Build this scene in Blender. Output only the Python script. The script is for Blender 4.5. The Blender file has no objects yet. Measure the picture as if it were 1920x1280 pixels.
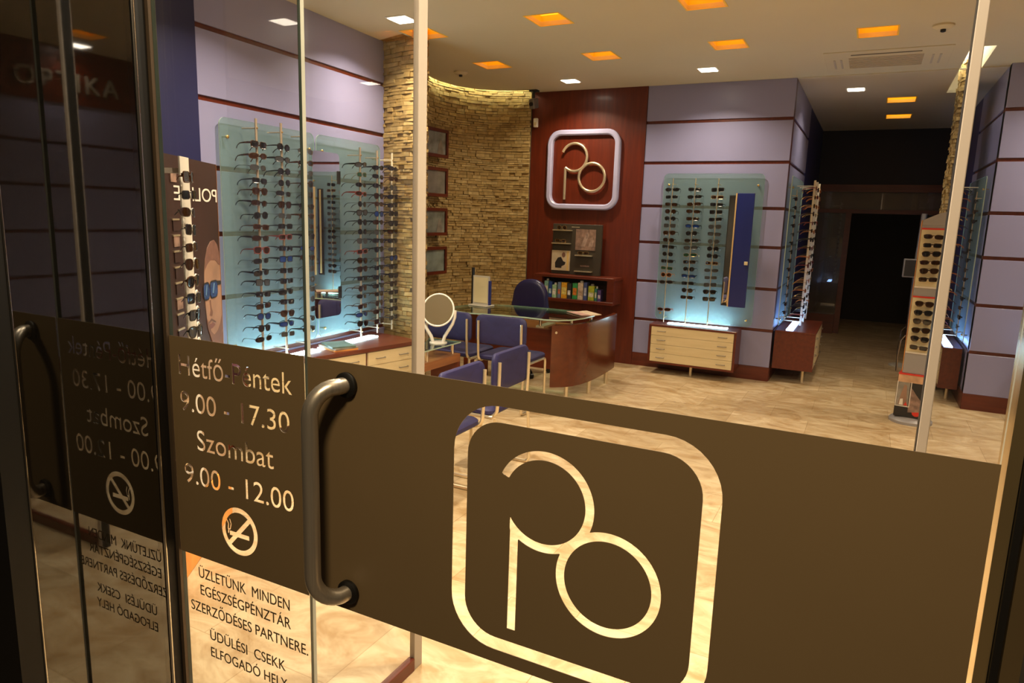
import bpy, bmesh, math, random
import numpy as np
from mathutils import Matrix, Vector
C = bpy.context.scene.collection
SC = bpy.context.scene
random.seed(7)
PI = math.pi

# ------------------------------------------------------------------ camera
cam_d = bpy.data.cameras.new('camera')
cam_d.sensor_width = 36.0
cam_d.lens = 1297.94 / 1920 * 36.0
cam_d.clip_start = 0.02
cam_d.clip_end = 80
cam = bpy.data.objects.new('camera', cam_d)
C.objects.link(cam)
yaw, pitch, roll = -0.468782, 0.177786, 0.0319257
fwd = Vector((math.sin(yaw) * math.cos(pitch), math.cos(yaw) * math.cos(pitch), -math.sin(pitch)))
rt = Vector((math.cos(yaw), -math.sin(yaw), 0))
up = rt.cross(fwd)
ix = rt * math.cos(roll) + up * math.sin(roll)
iy = up * math.cos(roll) - rt * math.sin(roll)
m = Matrix((ix, iy, -fwd)).transposed().to_4x4()
m.translation = (0, 0, 1.65)
cam.matrix_world = m
SC.camera = cam

# ------------------------------------------------------------------ world, exposure
SC.view_settings.view_transform = 'Standard'
SC.view_settings.look = 'None'
SC.view_settings.gamma = 1.0
SC.view_settings.use_curve_mapping = False
SC.view_settings.exposure = 0.0
W = bpy.data.worlds.new('night')
SC.world = W
W.use_nodes = True
W.node_tree.nodes['Background'].inputs[0].default_value = (0.050, 0.037, 0.024, 1)
W.node_tree.nodes['Background'].inputs[1].default_value = 0.35

SPOT_POWER = 30.0
WARM = (1.0, 0.84, 0.60)
def area(name, loc, power, size, color=WARM, spread=150, aim=None):
    d = bpy.data.lights.new(name, 'AREA')
    d.energy = power; d.size = size; d.color = color; d.shape = 'DISK'
    d.spread = math.radians(spread)
    o = bpy.data.objects.new(name, d)
    o.location = loc
    if aim is not None:
        o.rotation_euler = (Vector(aim) - Vector(loc)).to_track_quat('-Z', 'Y').to_euler()
    C.objects.link(o)
    return o
# unseen lamp added to light the vinyl band, over the pavement behind the viewer
area('added_front_fill', (0.0, -0.55, 3.35), 62.0, 0.5, (1.0, 0.76, 0.46), 160, (-0.45, 1.1, 1.0))

# ------------------------------------------------------------------ materials
def srgb(r, g, b):
    f = lambda c: (c / 255 / 12.92) if c <= 10.3 else ((c / 255 + 0.055) / 1.055) ** 2.4
    return (f(r), f(g), f(b), 1)
def mat(name, col, rough=0.5, metal=0.0, var=0.0, scale=8.0, bump=0.0, bscale=60.0, coat=0.0, spec=0.5, ior=1.5, stretch=(1, 1, 1), col2=None):
    M = bpy.data.materials.new(name); M.use_nodes = True
    nt = M.node_tree; b = nt.nodes['Principled BSDF']
    b.inputs['Roughness'].default_value = rough
    b.inputs['Metallic'].default_value = metal
    b.inputs['IOR'].default_value = ior
    b.inputs['Specular IOR Level'].default_value = spec
    b.inputs['Coat Weight'].default_value = coat
    b.inputs['Coat Roughness'].default_value = 0.12
    tc = nt.nodes.new('ShaderNodeTexCoord'); mp = nt.nodes.new('ShaderNodeMapping')
    mp.inputs['Scale'].default_value = stretch
    nt.links.new(tc.outputs['Object'], mp.inputs['Vector'])
    n = nt.nodes.new('ShaderNodeTexNoise'); n.inputs['Scale'].default_value = scale; n.inputs['Detail'].default_value = 5
    nt.links.new(mp.outputs[0], n.inputs['Vector'])
    cr = nt.nodes.new('ShaderNodeValToRGB')
    c1 = tuple(max(0, c * (1 - var)) for c in col[:3]) + (1,)
    c2 = col2 if col2 else tuple(min(1, c * (1 + var)) for c in col[:3]) + (1,)
    cr.color_ramp.elements[0].color = c1; cr.color_ramp.elements[1].color = c2
    cr.color_ramp.elements[0].position = 0.3; cr.color_ramp.elements[1].position = 0.7
    nt.links.new(n.outputs['Fac'], cr.inputs['Fac'])
    nt.links.new(cr.outputs['Color'], b.inputs['Base Color'])
    if bump:
        n2 = nt.nodes.new('ShaderNodeTexNoise'); n2.inputs['Scale'].default_value = bscale; n2.inputs['Detail'].default_value = 3
        nt.links.new(mp.outputs[0], n2.inputs['Vector'])
        bp = nt.nodes.new('ShaderNodeBump'); bp.inputs['Strength'].default_value = bump; bp.inputs['Distance'].default_value = 0.01
        nt.links.new(n2.outputs['Fac'], bp.inputs['Height']); nt.links.new(bp.outputs[0], b.inputs['Normal'])
    return M
def emit(name, col, strength):
    M = bpy.data.materials.new(name); M.use_nodes = True
    b = M.node_tree.nodes['Principled BSDF']
    b.inputs['Base Color'].default_value = col
    b.inputs['Emission Color'].default_value = col
    b.inputs['Emission Strength'].default_value = strength
    return M
def glass(name, tint=(1, 1, 1, 1), f0=0.04, rough=0.0):
    # thin architectural pane: see-through plus a Fresnel mirror image
    M = bpy.data.materials.new(name); M.use_nodes = True
    nt = M.node_tree; nt.nodes.clear()
    out = nt.nodes.new('ShaderNodeOutputMaterial'); mx = nt.nodes.new('ShaderNodeMixShader')
    tr = nt.nodes.new('ShaderNodeBsdfTransparent'); gl = nt.nodes.new('ShaderNodeBsdfGlossy')
    tr.inputs[0].default_value = tint; gl.inputs['Roughness'].default_value = rough
    ge = nt.nodes.new('ShaderNodeNewGeometry')
    d = nt.nodes.new('ShaderNodeVectorMath'); d.operation = 'DOT_PRODUCT'
    nt.links.new(ge.outputs['Normal'], d.inputs[0]); nt.links.new(ge.outputs['Incoming'], d.inputs[1])
    def mth(op, a, b_):
        x = nt.nodes.new('ShaderNodeMath'); x.operation = op
        for i, v in enumerate((a, b_)):
            if v is None: continue
            if isinstance(v, (int, float)): x.inputs[i].default_value = v
            else: nt.links.new(v, x.inputs[i])
        return x.outputs[0]
    a = mth('ABSOLUTE', d.outputs['Value'], None)
    p = mth('POWER', mth('SUBTRACT', 1.0, a), 5.0)
    fr = mth('ADD', mth('MULTIPLY', p, 1 - f0), f0)
    nt.links.new(fr, mx.inputs[0]); nt.links.new(tr.outputs[0], mx.inputs[1]); nt.links.new(gl.outputs[0], mx.inputs[2])
    nt.links.new(mx.outputs[0], out.inputs[0])
    return M
def frosted(name, col, see=0.3):
    M = bpy.data.materials.new(name); M.use_nodes = True
    nt = M.node_tree; nt.nodes.clear()
    out = nt.nodes.new('ShaderNodeOutputMaterial')
    tr = nt.nodes.new('ShaderNodeBsdfTransparent'); tl = nt.nodes.new('ShaderNodeBsdfTranslucent'); df = nt.nodes.new('ShaderNodeBsdfDiffuse')
    gl = nt.nodes.new('ShaderNodeBsdfGlossy'); gl.inputs['Roughness'].default_value = 0.2
    tc = nt.nodes.new('ShaderNodeTexCoord'); n = nt.nodes.new('ShaderNodeTexNoise'); n.inputs['Scale'].default_value = 300
    nt.links.new(tc.outputs['Object'], n.inputs['Vector'])
    mixc = nt.nodes.new('ShaderNodeMixRGB'); mixc.inputs[1].default_value = col; mixc.inputs[2].default_value = tuple(c * 0.92 for c in col[:3]) + (1,)
    nt.links.new(n.outputs['Fac'], mixc.inputs[0])
    nt.links.new(mixc.outputs[0], tl.inputs[0]); nt.links.new(mixc.outputs[0], df.inputs[0])
    tr.inputs[0].default_value = (0.9, 1, 0.97, 1)
    m1 = nt.nodes.new('ShaderNodeMixShader'); m1.inputs[0].default_value = 0.5
    nt.links.new(tl.outputs[0], m1.inputs[1]); nt.links.new(df.outputs[0], m1.inputs[2])
    m2 = nt.nodes.new('ShaderNodeMixShader'); m2.inputs[0].default_value = 1 - see
    nt.links.new(tr.outputs[0], m2.inputs[1]); nt.links.new(m1.outputs[0], m2.inputs[2])
    m3 = nt.nodes.new('ShaderNodeMixShader'); m3.inputs[0].default_value = 0.04
    nt.links.new(m2.outputs[0], m3.inputs[1]); nt.links.new(gl.outputs[0], m3.inputs[2])
    nt.links.new(m3.outputs[0], out.inputs[0])
    return M
def island_mat(name, cols, rough, bump=0.35, bscale=40):
    # every stone of the wall takes its own tint
    M = mat(name, cols[0], rough, bump=bump, bscale=bscale)
    nt = M.node_tree; b = nt.nodes['Principled BSDF']
    ge = nt.nodes.new('ShaderNodeNewGeometry'); cr = nt.nodes.new('ShaderNodeValToRGB')
    cr.color_ramp.interpolation = 'LINEAR'
    els = cr.color_ramp.elements
    els[0].color = cols[0]; els[1].color = cols[-1]
    for i, c in enumerate(cols[1:-1]):
        e = els.new((i + 1) / (len(cols) - 1)); e.color = c
    nt.links.new(ge.outputs['Random Per Island'], cr.inputs['Fac'])
    tc = nt.nodes.new('ShaderNodeTexCoord'); n = nt.nodes.new('ShaderNodeTexNoise'); n.inputs['Scale'].default_value = 25; n.inputs['Detail'].default_value = 6
    nt.links.new(tc.outputs['Object'], n.inputs['Vector'])
    mx = nt.nodes.new('ShaderNodeMixRGB'); mx.blend_type = 'OVERLAY'; mx.inputs[0].default_value = 0.5
    nt.links.new(cr.outputs[0], mx.inputs[1]); nt.links.new(n.outputs['Fac'], mx.inputs[2])
    nt.links.new(mx.outputs[0], b.inputs['Base Color'])
    return M
def floor_mat():
    M = bpy.data.materials.new('travertine_tiles'); M.use_nodes = True
    nt = M.node_tree; b = nt.nodes['Principled BSDF']
    tc = nt.nodes.new('ShaderNodeTexCoord')
    br = nt.nodes.new('ShaderNodeTexBrick'); br.offset = 0.5
    br.inputs['Scale'].default_value = 1.0; br.inputs['Brick Width'].default_value = 0.62; br.inputs['Row Height'].default_value = 0.42
    br.inputs['Mortar Size'].default_value = 0.0022; br.inputs['Mortar Smooth'].default_value = 0.3; br.inputs['Bias'].default_value = 0.0
    br.inputs['Color1'].default_value = (0.58, 0.45, 0.27, 1); br.inputs['Color2'].default_value = (0.74, 0.60, 0.39, 1)
    br.inputs['Mortar'].default_value = (0.44, 0.32, 0.17, 1)
    nt.links.new(tc.outputs['Object'], br.inputs['Vector'])
    mp = nt.nodes.new('ShaderNodeMapping'); mp.inputs['Scale'].default_value = (1.1, 1.9, 1)
    nt.links.new(tc.outputs['Object'], mp.inputs['Vector'])
    n = nt.nodes.new('ShaderNodeTexNoise'); n.inputs['Scale'].default_value = 2.6; n.inputs['Detail'].default_value = 9; n.inputs['Roughness'].default_value = 0.66; n.inputs['Distortion'].default_value = 1.6
    nt.links.new(mp.outputs[0], n.inputs['Vector'])
    cr = nt.nodes.new('ShaderNodeValToRGB')
    cr.color_ramp.elements[0].position = 0.34; cr.color_ramp.elements[0].color = (0.50, 0.36, 0.20, 1)
    cr.color_ramp.elements[1].position = 0.66; cr.color_ramp.elements[1].color = (1, 1, 1, 1)
    nt.links.new(n.outputs['Fac'], cr.inputs['Fac'])
    mx = nt.nodes.new('ShaderNodeMixRGB'); mx.blend_type = 'MULTIPLY'; mx.inputs[0].default_value = 0.85
    nt.links.new(br.outputs['Color'], mx.inputs[1]); nt.links.new(cr.outputs[0], mx.inputs[2])
    nt.links.new(mx.outputs[0], b.inputs['Base Color'])
    b.inputs['Roughness'].default_value = 0.38
    return M
def wood(name, dark, light, rough=0.32, axis='Z', coat=0.25, scale=1.0):
    st = {'X': (1.2, 14, 14), 'Y': (14, 1.2, 14), 'Z': (14, 14, 1.2)}[axis]
    return mat(name, dark, rough, var=0.0, scale=2.2 * scale, stretch=st, col2=light, coat=coat)

LAV = mat('lavender_panel', srgb(144, 143, 182), 0.34, var=0.03, scale=1.5)
LAVR = mat('lavender_lacquer', srgb(176, 174, 208), 0.3, var=0.02)
MAHV = wood('mahogany_upright', (0.085, 0.0085, 0.0014, 1), (0.135, 0.0158, 0.0024, 1), 0.40, axis='Z', coat=0.14)
MAHX = wood('mahogany_across', (0.085, 0.0102, 0.0020, 1), (0.130, 0.0180, 0.0036, 1), 0.38, axis='X', coat=0.06)
MAHY = wood('mahogany_along', (0.085, 0.0102, 0.0020, 1), (0.130, 0.0180, 0.0036, 1), 0.38, axis='Y', coat=0.06)
CREAM = wood('pale_maple', (0.68, 0.55, 0.31, 1), (0.76, 0.63, 0.38, 1), 0.4, 'X', 0.1)
CREAMY = wood('pale_maple_side', (0.68, 0.55, 0.31, 1), (0.76, 0.63, 0.38, 1), 0.4, 'Y', 0.1)
CEIL = mat('ceiling_paint', srgb(205, 193, 162), 0.7, var=0.02, scale=2)
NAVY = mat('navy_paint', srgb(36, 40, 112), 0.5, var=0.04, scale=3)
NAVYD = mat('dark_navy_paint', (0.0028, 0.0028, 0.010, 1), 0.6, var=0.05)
STONE = island_mat('split_stone', [(0.30, 0.195, 0.065, 1), (0.42, 0.285, 0.10, 1), (0.35, 0.235, 0.08, 1), (0.50, 0.36, 0.15, 1), (0.39, 0.275, 0.11, 1)], 0.85)
JOINT = mat('stone_backing', (0.10, 0.07, 0.035, 1), 0.9, var=0.2)
FLOOR = floor_mat()
VINYL = mat('brown_vinyl', (0.135, 0.093, 0.046, 1), 0.45, var=0.03, scale=3)
VINYLT = mat('dark_vinyl_letters', (0.085, 0.055, 0.022, 1), 0.5, var=0.03)
PANE = glass('clear_glass')
PANEG = glass('table_glass', (0.80, 0.93, 0.86, 1), 0.06)
EDGE = mat('glass_edge', (0.025, 0.035, 0.028, 1), 0.12, var=0.1)
EDGEG = mat('green_glass_edge', (0.42, 0.55, 0.42, 1), 0.15, var=0.05)
MIRR = mat('mirror', (0.86, 0.88, 0.87, 1), 0.015, 1.0)
DARKGL = mat('dark_tinted_glass', (0.0032, 0.0026, 0.0018, 1), 0.025, ior=2.05, var=0.3, scale=200)
BRONZE = mat('bronze_anodised_frame', (0.10, 0.070, 0.045, 1), 0.38, 0.5, var=0.06)
BLACKF = mat('black_gasket', (0.0025, 0.002, 0.0016, 1), 0.5, var=0.1)
CHROME = mat('polished_steel', (0.72, 0.68, 0.62, 1), 0.16, 1.0, var=0.03)
BRUSH = mat('brushed_steel', (0.50, 0.45, 0.38, 1), 0.33, 0.85, var=0.10, scale=6, stretch=(40, 40, 1))
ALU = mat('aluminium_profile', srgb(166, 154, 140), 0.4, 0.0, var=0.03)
TANMET = mat('champagne_tube', (0.74, 0.63, 0.44, 1), 0.28, 0.75, var=0.04)
GREYMET = mat('grey_metal', (0.26, 0.235, 0.20, 1), 0.4, 0.5, var=0.05)
SILV = mat('silver_laminate', srgb(150, 146, 146), 0.42, 0.15, var=0.04)
BLUEF = mat('blue_upholstery', srgb(35, 31, 76), 0.62, var=0.10, scale=30, bump=0.05, bscale=400)
BLUEL = mat('blue_leather', srgb(32, 29, 72), 0.34, var=0.08, scale=14, bump=0.05, bscale=200)
BLACK = mat('black_plastic', (0.012, 0.011, 0.010, 1), 0.4, var=0.1)
DGREY = mat('charcoal_board', (0.042, 0.032, 0.020, 1), 0.5, var=0.1)
WHITE = mat('white_plastic', (0.78, 0.75, 0.68, 1), 0.35, var=0.02)
OFFW = mat('offwhite_panel', srgb(214, 200, 160), 0.5, var=0.03)
GREYW = mat('pale_grey_plastic', srgb(190, 184, 172), 0.45, var=0.03)
FROST = frosted('frosted_glass', (0.37, 0.50, 0.45, 1), 0.74)
FROSTE = mat('frosted_edge', (0.50, 0.66, 0.58, 1), 0.3, var=0.05)
RODM = mat('rod_metal', (0.52, 0.42, 0.32, 1), 0.36, 0.6, var=0.05)
RODW = mat('cream_rod', (0.72, 0.64, 0.48, 1), 0.45, var=0.05)
GOLD = mat('brass_cap', (0.75, 0.52, 0.20, 1), 0.25, 0.9, var=0.04)
ORANGE = mat('orange_light_box', (1.0, 0.62, 0.06, 1), 0.6, var=0.04)
ORANGEE = emit('orange_diffuser', (1.0, 0.37, 0.012, 1), 2.2)
YELLOWE = emit('amber_diffuser', (1.0, 0.55, 0.06, 1), 3.2)
LAMP = emit('white_lamp', (1.0, 0.88, 0.70, 1), 14.0)
STRIP = emit('cool_light_strip', (0.62, 0.93, 1.0, 1), 36.0)
STRIPB = emit('blue_light_strip', (0.30, 0.52, 1.0, 1), 26.0)
COVE = emit('cove_tube', (0.95, 1.0, 0.72, 1), 90.0)
RED = mat('red_trim', (0.62, 0.03, 0.015, 1), 0.4, var=0.05)
PAVE = mat('dark_paving', (0.06, 0.045, 0.03, 1), 0.7, var=0.35, scale=5)
EXTW = mat('dark_outer_wall', (0.03, 0.024, 0.018, 1), 0.7, var=0.1)
SKIN = mat('printed_skin', (0.30, 0.17, 0.11, 1), 0.55, var=0.22, scale=7)
SKIND = mat('printed_shadow_skin', (0.15, 0.07, 0.045, 1), 0.55, var=0.2, scale=14)
PRINTD = mat('printed_dark_brown', (0.030, 0.0105, 0.0075, 1), 0.5, var=0.25, scale=3)
PRINTW = mat('printed_white', (0.72, 0.66, 0.58, 1), 0.5, var=0.04)
PRINTB = mat('printed_blue_lens', (0.015, 0.05, 0.18, 1), 0.25, var=0.45, scale=16)
PRINTK = mat('printed_black', (0.015, 0.012, 0.011, 1), 0.5, var=0.1)
PRINTG = mat('printed_grey', (0.26, 0.23, 0.19, 1), 0.5, var=0.25, scale=14)
PRINTP = mat('printed_sepia', (0.26, 0.16, 0.12, 1), 0.5, var=0.45, scale=22)
PRINTY = mat('printed_gold', (0.62, 0.42, 0.13, 1), 0.5, var=0.1)
PRINTO = mat('printed_orange', (0.80, 0.32, 0.06, 1), 0.5, var=0.15, scale=9)

# ------------------------------------------------------------------ mesh helpers
class MB:
    """collects shapes and links them as ONE mesh object"""
    def __init__(s):
        s.bm = bmesh.new(); s.mi = 0
    def _add(s, vs, faces, xf=None):
        if xf is not None: vs = [xf @ Vector(v) for v in vs]
        v = [s.bm.verts.new(p) for p in vs]
        for f in faces:
            try:
                fc = s.bm.faces.new([v[i] for i in f]); fc.material_index = s.mi
            except ValueError: pass
        return s
    def box(s, x0, y0, z0, x1, y1, z1, bev=0.0, xf=None, seg=2):
        vs = [(x0, y0, z0), (x1, y0, z0), (x1, y1, z0), (x0, y1, z0), (x0, y0, z1), (x1, y0, z1), (x1, y1, z1), (x0, y1, z1)]
        fs = [(0, 3, 2, 1), (4, 5, 6, 7), (0, 1, 5, 4), (1, 2, 6, 5), (2, 3, 7, 6), (3, 0, 4, 7)]
        if bev <= 0: return s._add(vs, fs, xf)
        t = bmesh.new(); v = [t.verts.new(p) for p in vs]
        for f in fs: t.faces.new([v[i] for i in f])
        bmesh.ops.bevel(t, geom=list(t.edges), offset=bev, segments=seg, profile=0.5, affect='EDGES')
        t.verts.index_update()
        s._add([tuple(q.co) for q in t.verts], [[q.index for q in f.verts] for f in t.faces], xf); t.free()
        return s
    def prism(s, poly, a0, a1, axis='z', xf=None):
        n = len(poly)
        def P(u, v, a): return {'z': (u, v, a), 'y': (u, a, v), 'x': (a, u, v)}[axis]
        vs = [P(u, v, a0) for u, v in poly] + [P(u, v, a1) for u, v in poly]
        fs = [tuple(range(n)), tuple(range(2 * n - 1, n - 1, -1))] + [(i, (i + 1) % n, n + (i + 1) % n, n + i) for i in range(n)]
        return s._add(vs, fs, xf)
    def tube(s, pts, r, seg=8, closed=False, xf=None, rz=None):
        P = [Vector(p) for p in pts]; n = len(P)
        rr = r if isinstance(r, (list, tuple)) else [r] * n
        rings = []; prev = None
        for i in range(n):
            if closed: t = (P[(i + 1) % n] - P[i - 1])
            else: t = P[min(i + 1, n - 1)] - P[max(i - 1, 0)]
            if t.length < 1e-9: t = Vector((0, 0, 1))
            t.normalize()
            if prev is None:
                a = Vector((0, 0, 1)) if abs(t.z) < 0.9 else Vector((1, 0, 0))
                u = t.cross(a).normalized()
            else:
                u = prev - t * prev.dot(t)
                u = u.normalized() if u.length > 1e-6 else t.orthogonal().normalized()
            prev = u; w = t.cross(u)
            rings.append([P[i] + (u * math.cos(2 * PI * k / seg) + w * math.sin(2 * PI * k / seg)) * rr[i] for k in range(seg)])
        vs = [p for R_ in rings for p in R_]; fs = []
        for i in range(n if closed else n - 1):
            j = (i + 1) % n
            for k in range(seg):
                fs.append((i * seg + k, i * seg + (k + 1) % seg, j * seg + (k + 1) % seg, j * seg + k))
        if not closed:
            fs.append(tuple(range(seg - 1, -1, -1))); fs.append(tuple((n - 1) * seg + k for k in range(seg)))
        return s._add(vs, fs, xf)
    def lathe(s, prof, seg=24, c=(0, 0), xf=None):
        vs = []; fs = []
        for r, z in prof:
            for k in range(seg):
                a = 2 * PI * k / seg; vs.append((c[0] + r * math.cos(a), c[1] + r * math.sin(a), z))
        for i in range(len(prof) - 1):
            for k in range(seg):
                fs.append((i * seg + k, i * seg + (k + 1) % seg, (i + 1) * seg + (k + 1) % seg, (i + 1) * seg + k))
        fs.append(tuple(range(seg - 1, -1, -1))); fs.append(tuple((len(prof) - 1) * seg + k for k in range(seg)))
        return s._add(vs, fs, xf)
    def sphere(s, c, r, sx=1, sy=1, sz=1, seg=12, rings=8, xf=None):
        prof = []
        vs = [(c[0], c[1], c[2] + r * sz)]; fs = []
        for i in range(1, rings):
            t = PI * i / rings
            for k in range(seg):
                a = 2 * PI * k / seg
                vs.append((c[0] + r * sx * math.sin(t) * math.cos(a), c[1] + r * sy * math.sin(t) * math.sin(a), c[2] + r * sz * math.cos(t)))
        vs.append((c[0], c[1], c[2] - r * sz)); L = len(vs) - 1
        for k in range(seg):
            fs.append((0, 1 + k, 1 + (k + 1) % seg)); b0 = 1 + (rings - 2) * seg
            fs.append((L, b0 + (k + 1) % seg, b0 + k))
        for i in range(rings - 2):
            for k in range(seg):
                a0 = 1 + i * seg
                fs.append((a0 + k, a0 + seg + k, a0 + seg + (k + 1) % seg, a0 + (k + 1) % seg))
        return s._add(vs, fs, xf)
    def build(s, name, m_, parent=None, smooth=False, recalc=True):
        if recalc: bmesh.ops.recalc_face_normals(s.bm, faces=s.bm.faces)
        me = bpy.data.meshes.new(name); s.bm.to_mesh(me); s.bm.free()
        for q in (m_ if isinstance(m_, (list, tuple)) else [m_]): me.materials.append(q)
        if smooth:
            for p in me.polygons: p.use_smooth = True
            me.set_sharp_from_angle(angle=math.radians(40))
        o = bpy.data.objects.new(name, me); C.objects.link(o)
        if parent: o.parent = parent
        return o
def thing(name, label, cat, loc=(0, 0, 0), rz=0.0, group=None):
    o = bpy.data.objects.new(name, None); C.objects.link(o)
    o.empty_display_size = 0.05
    o.location = loc; o.rotation_euler = (0, 0, rz)
    o['label'] = label; o['category'] = cat
    if group: o['group'] = group
    return o
def tag(o, label, cat, group=None):
    o['label'] = label; o['category'] = cat
    if group: o['group'] = group
    return o
def struct(o, label=None, cat=None):
    o['kind'] = 'structure'
    if label: o['label'] = label; o['category'] = cat
    return o
def dup(root, loc, rz, label, group=None):
    r = root.copy(); C.objects.link(r); r.location = loc; r.rotation_euler = (0, 0, rz)
    r['label'] = label
    if group: r['group'] = group
    for ch in list(root.children):
        c = ch.copy(); C.objects.link(c); c.parent = r
        for g in list(ch.children):
            d = g.copy(); C.objects.link(d); d.parent = c
    return r
def box_obj(name, b, m_, parent=None, bev=0.0):
    return MB().box(*b, bev=bev).build(name, m_, parent)
def arc(cx, cy, r, a0, a1, n):
    return [(cx + r * math.cos(math.radians(a0 + (a1 - a0) * i / n)), cy + r * math.sin(math.radians(a0 + (a1 - a0) * i / n))) for i in range(n + 1)]
def rrect(x0, y0, x1, y1, r, n=6):
    return arc(x1 - r, y1 - r, r, 0, 90, n) + arc(x0 + r, y1 - r, r, 90, 180, n) + arc(x0 + r, y0 + r, r, 180, 270, n) + arc(x1 - r, y0 + r, r, 270, 360, n)
def ell(cx, cy, rx, ry, n=28, a0=0):
    return [(cx + rx * math.cos(2 * PI * i / n + a0), cy + ry * math.sin(2 * PI * i / n + a0)) for i in range(n)]

# ---- filled outlines with holes (vinyl, ceiling, letters)
def fill_polys(name, polys, thick, m_, parent=None):
    """2D outlines (even-odd) -> flat plate in local XY, thickness along Z"""
    cu = bpy.data.curves.new(name, 'CURVE'); cu.dimensions = '2D'; cu.fill_mode = 'BOTH'
    cu.extrude = thick / 2
    for p in polys:
        sp = cu.splines.new('POLY'); sp.points.add(len(p) - 1)
        for i, q in enumerate(p): sp.points[i].co = (q[0], q[1], 0, 1)
        sp.use_cyclic_u = True
    t = bpy.data.objects.new(name, cu)
    C.objects.link(t)
    bpy.context.view_layer.update()
    dg = bpy.context.evaluated_depsgraph_get()
    me = bpy.data.meshes.new_from_object(t.evaluated_get(dg))
    bpy.data.objects.remove(t); bpy.data.curves.remove(cu)
    me.name = name
    me.materials.clear(); me.materials.append(m_)
    o = bpy.data.objects.new(name, me); C.objects.link(o)
    if parent: o.parent = parent
    return o
def text_polys(txt, x0, x1, z0, z1, ref=None, offset=0.0, spacing=1.0):
    """outlines of a line of text; the height of `ref` glyphs spans z0..z1 and the line spans x0..x1"""
    def outl(t_):
        fc = bpy.data.curves.new('t', 'FONT'); fc.body = t_; fc.size = 1.0; fc.offset = offset; fc.space_character = spacing
        o = bpy.data.objects.new('t', fc); C.objects.link(o)
        bpy.context.view_layer.update()
        cu = o.to_curve(bpy.context.evaluated_depsgraph_get())
        out = []
        for sp in cu.splines:
            pts = []
            if sp.type == 'BEZIER':
                bp = sp.bezier_points; n = len(bp)
                for i in range(n):
                    a, b = bp[i], bp[(i + 1) % n]
                    straight = (a.handle_right - a.co).length < 1e-5 and (b.handle_left - b.co).length < 1e-5
                    N = 1 if straight else 6
                    for k in range(N):
                        t = k / N; u = 1 - t
                        p = a.co * u ** 3 + a.handle_right * 3 * u * u * t + b.handle_left * 3 * u * t * t + b.co * t ** 3
                        if not pts or (Vector((pts[-1][0], pts[-1][1], 0)) - Vector((p.x, p.y, 0))).length > 1e-4: pts.append((p.x, p.y))
            else:
                pts = [(p.co.x, p.co.y) for p in sp.points]
            if len(pts) > 2: out.append(pts)
        o.to_curve_clear(); bpy.data.objects.remove(o); bpy.data.curves.remove(fc)
        return out
    P = outl(txt); R_ = outl(ref or txt)
    xs = [q[0] for p in P for q in p]; rz_ = [q[1] for p in R_ for q in p]
    sx = (x1 - x0) / (max(xs) - min(xs)); sz = (z1 - z0) / (max(rz_) - min(rz_))
    mx, mz = min(xs), min(rz_)
    return [[(x0 + (q[0] - mx) * sx, z0 + (q[1] - mz) * sz) for q in p] for p in P]
def contours(f, x0, x1, z0, z1, step):
    """outlines of the region f(x,z)<0 by marching squares"""
    nx = int((x1 - x0) / step) + 2; nz = int((z1 - z0) / step) + 2
    X, Z = np.meshgrid(x0 + np.arange(nx) * step, z0 + np.arange(nz) * step, indexing='ij')
    V = f(X, Z); V = np.where(np.abs(V) < 1e-9, 1e-9, V)
    nxt = {}
    def ip(i, j, k, l):
        a, b = V[i, j], V[k, l]; t = a / (a - b)
        return (X[i, j] + (X[k, l] - X[i, j]) * t, Z[i, j] + (Z[k, l] - Z[i, j]) * t)
    pts = {}; adj = {}
    def link(e1, e2):
        adj.setdefault(e1, []).append(e2); adj.setdefault(e2, []).append(e1)
    S = V < 0
    cells = np.argwhere((S[:-1, :-1] != S[1:, :-1]) | (S[:-1, :-1] != S[:-1, 1:]) | (S[:-1, :-1] != S[1:, 1:]))
    for i, j in cells:
        i = int(i); j = int(j)
        ed = {'b': ((i, j), (i + 1, j)), 'r': ((i + 1, j), (i + 1, j + 1)), 't': ((i, j + 1), (i + 1, j + 1)), 'l': ((i, j), (i, j + 1))}
        cr = [k for k, (a, b) in ed.items() if S[a] != S[b]]
        for k in cr: pts[ed[k]] = ip(*ed[k][0], *ed[k][1])
        if len(cr) == 2: link(ed[cr[0]], ed[cr[1]])
        elif len(cr) == 4:
            if S[i, j]: link(ed['b'], ed['r']); link(ed['t'], ed['l'])
            else: link(ed['b'], ed['l']); link(ed['t'], ed['r'])
    out = []; seen = set()
    for st in list(adj):
        if st in seen: continue
        loop = [st]; seen.add(st); cur = st
        while True:
            nx_ = [e for e in adj[cur] if e not in seen]
            if not nx_: break
            cur = nx_[0]; seen.add(cur); loop.append(cur)
        if len(loop) > 5: out.append([pts[e] for e in loop])
    return out
# signed distances
def sd_ring(X, Z, cx, cz, R, r): return np.maximum(np.hypot(X - cx, Z - cz) - R, r - np.hypot(X - cx, Z - cz))
def sd_box(X, Z, x0, x1, z0, z1): return np.maximum(np.maximum(x0 - X, X - x1), np.maximum(z0 - Z, Z - z1))
def sd_seg(X, Z, ax, az, bx, bz, w):
    t = np.clip(((X - ax) * (bx - ax) + (Z - az) * (bz - az)) / ((bx - ax) ** 2 + (bz - az) ** 2), 0, 1)
    return np.hypot(X - ax - t * (bx - ax), Z - az - t * (bz - az)) - w
def sd_bar(X, Z, ax, az, bx, bz, w):
    L = math.hypot(bx - ax, bz - az); ux, uz = (bx - ax) / L, (bz - az) / L
    t = (X - ax) * ux + (Z - az) * uz; n = np.abs(-(X - ax) * uz + (Z - az) * ux)
    return np.maximum(np.maximum(-t, t - L), n - w)
UPRIGHT = Matrix.Rotation(PI / 2, 4, 'X')     # local XY plate -> XZ plane facing -Y

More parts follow.
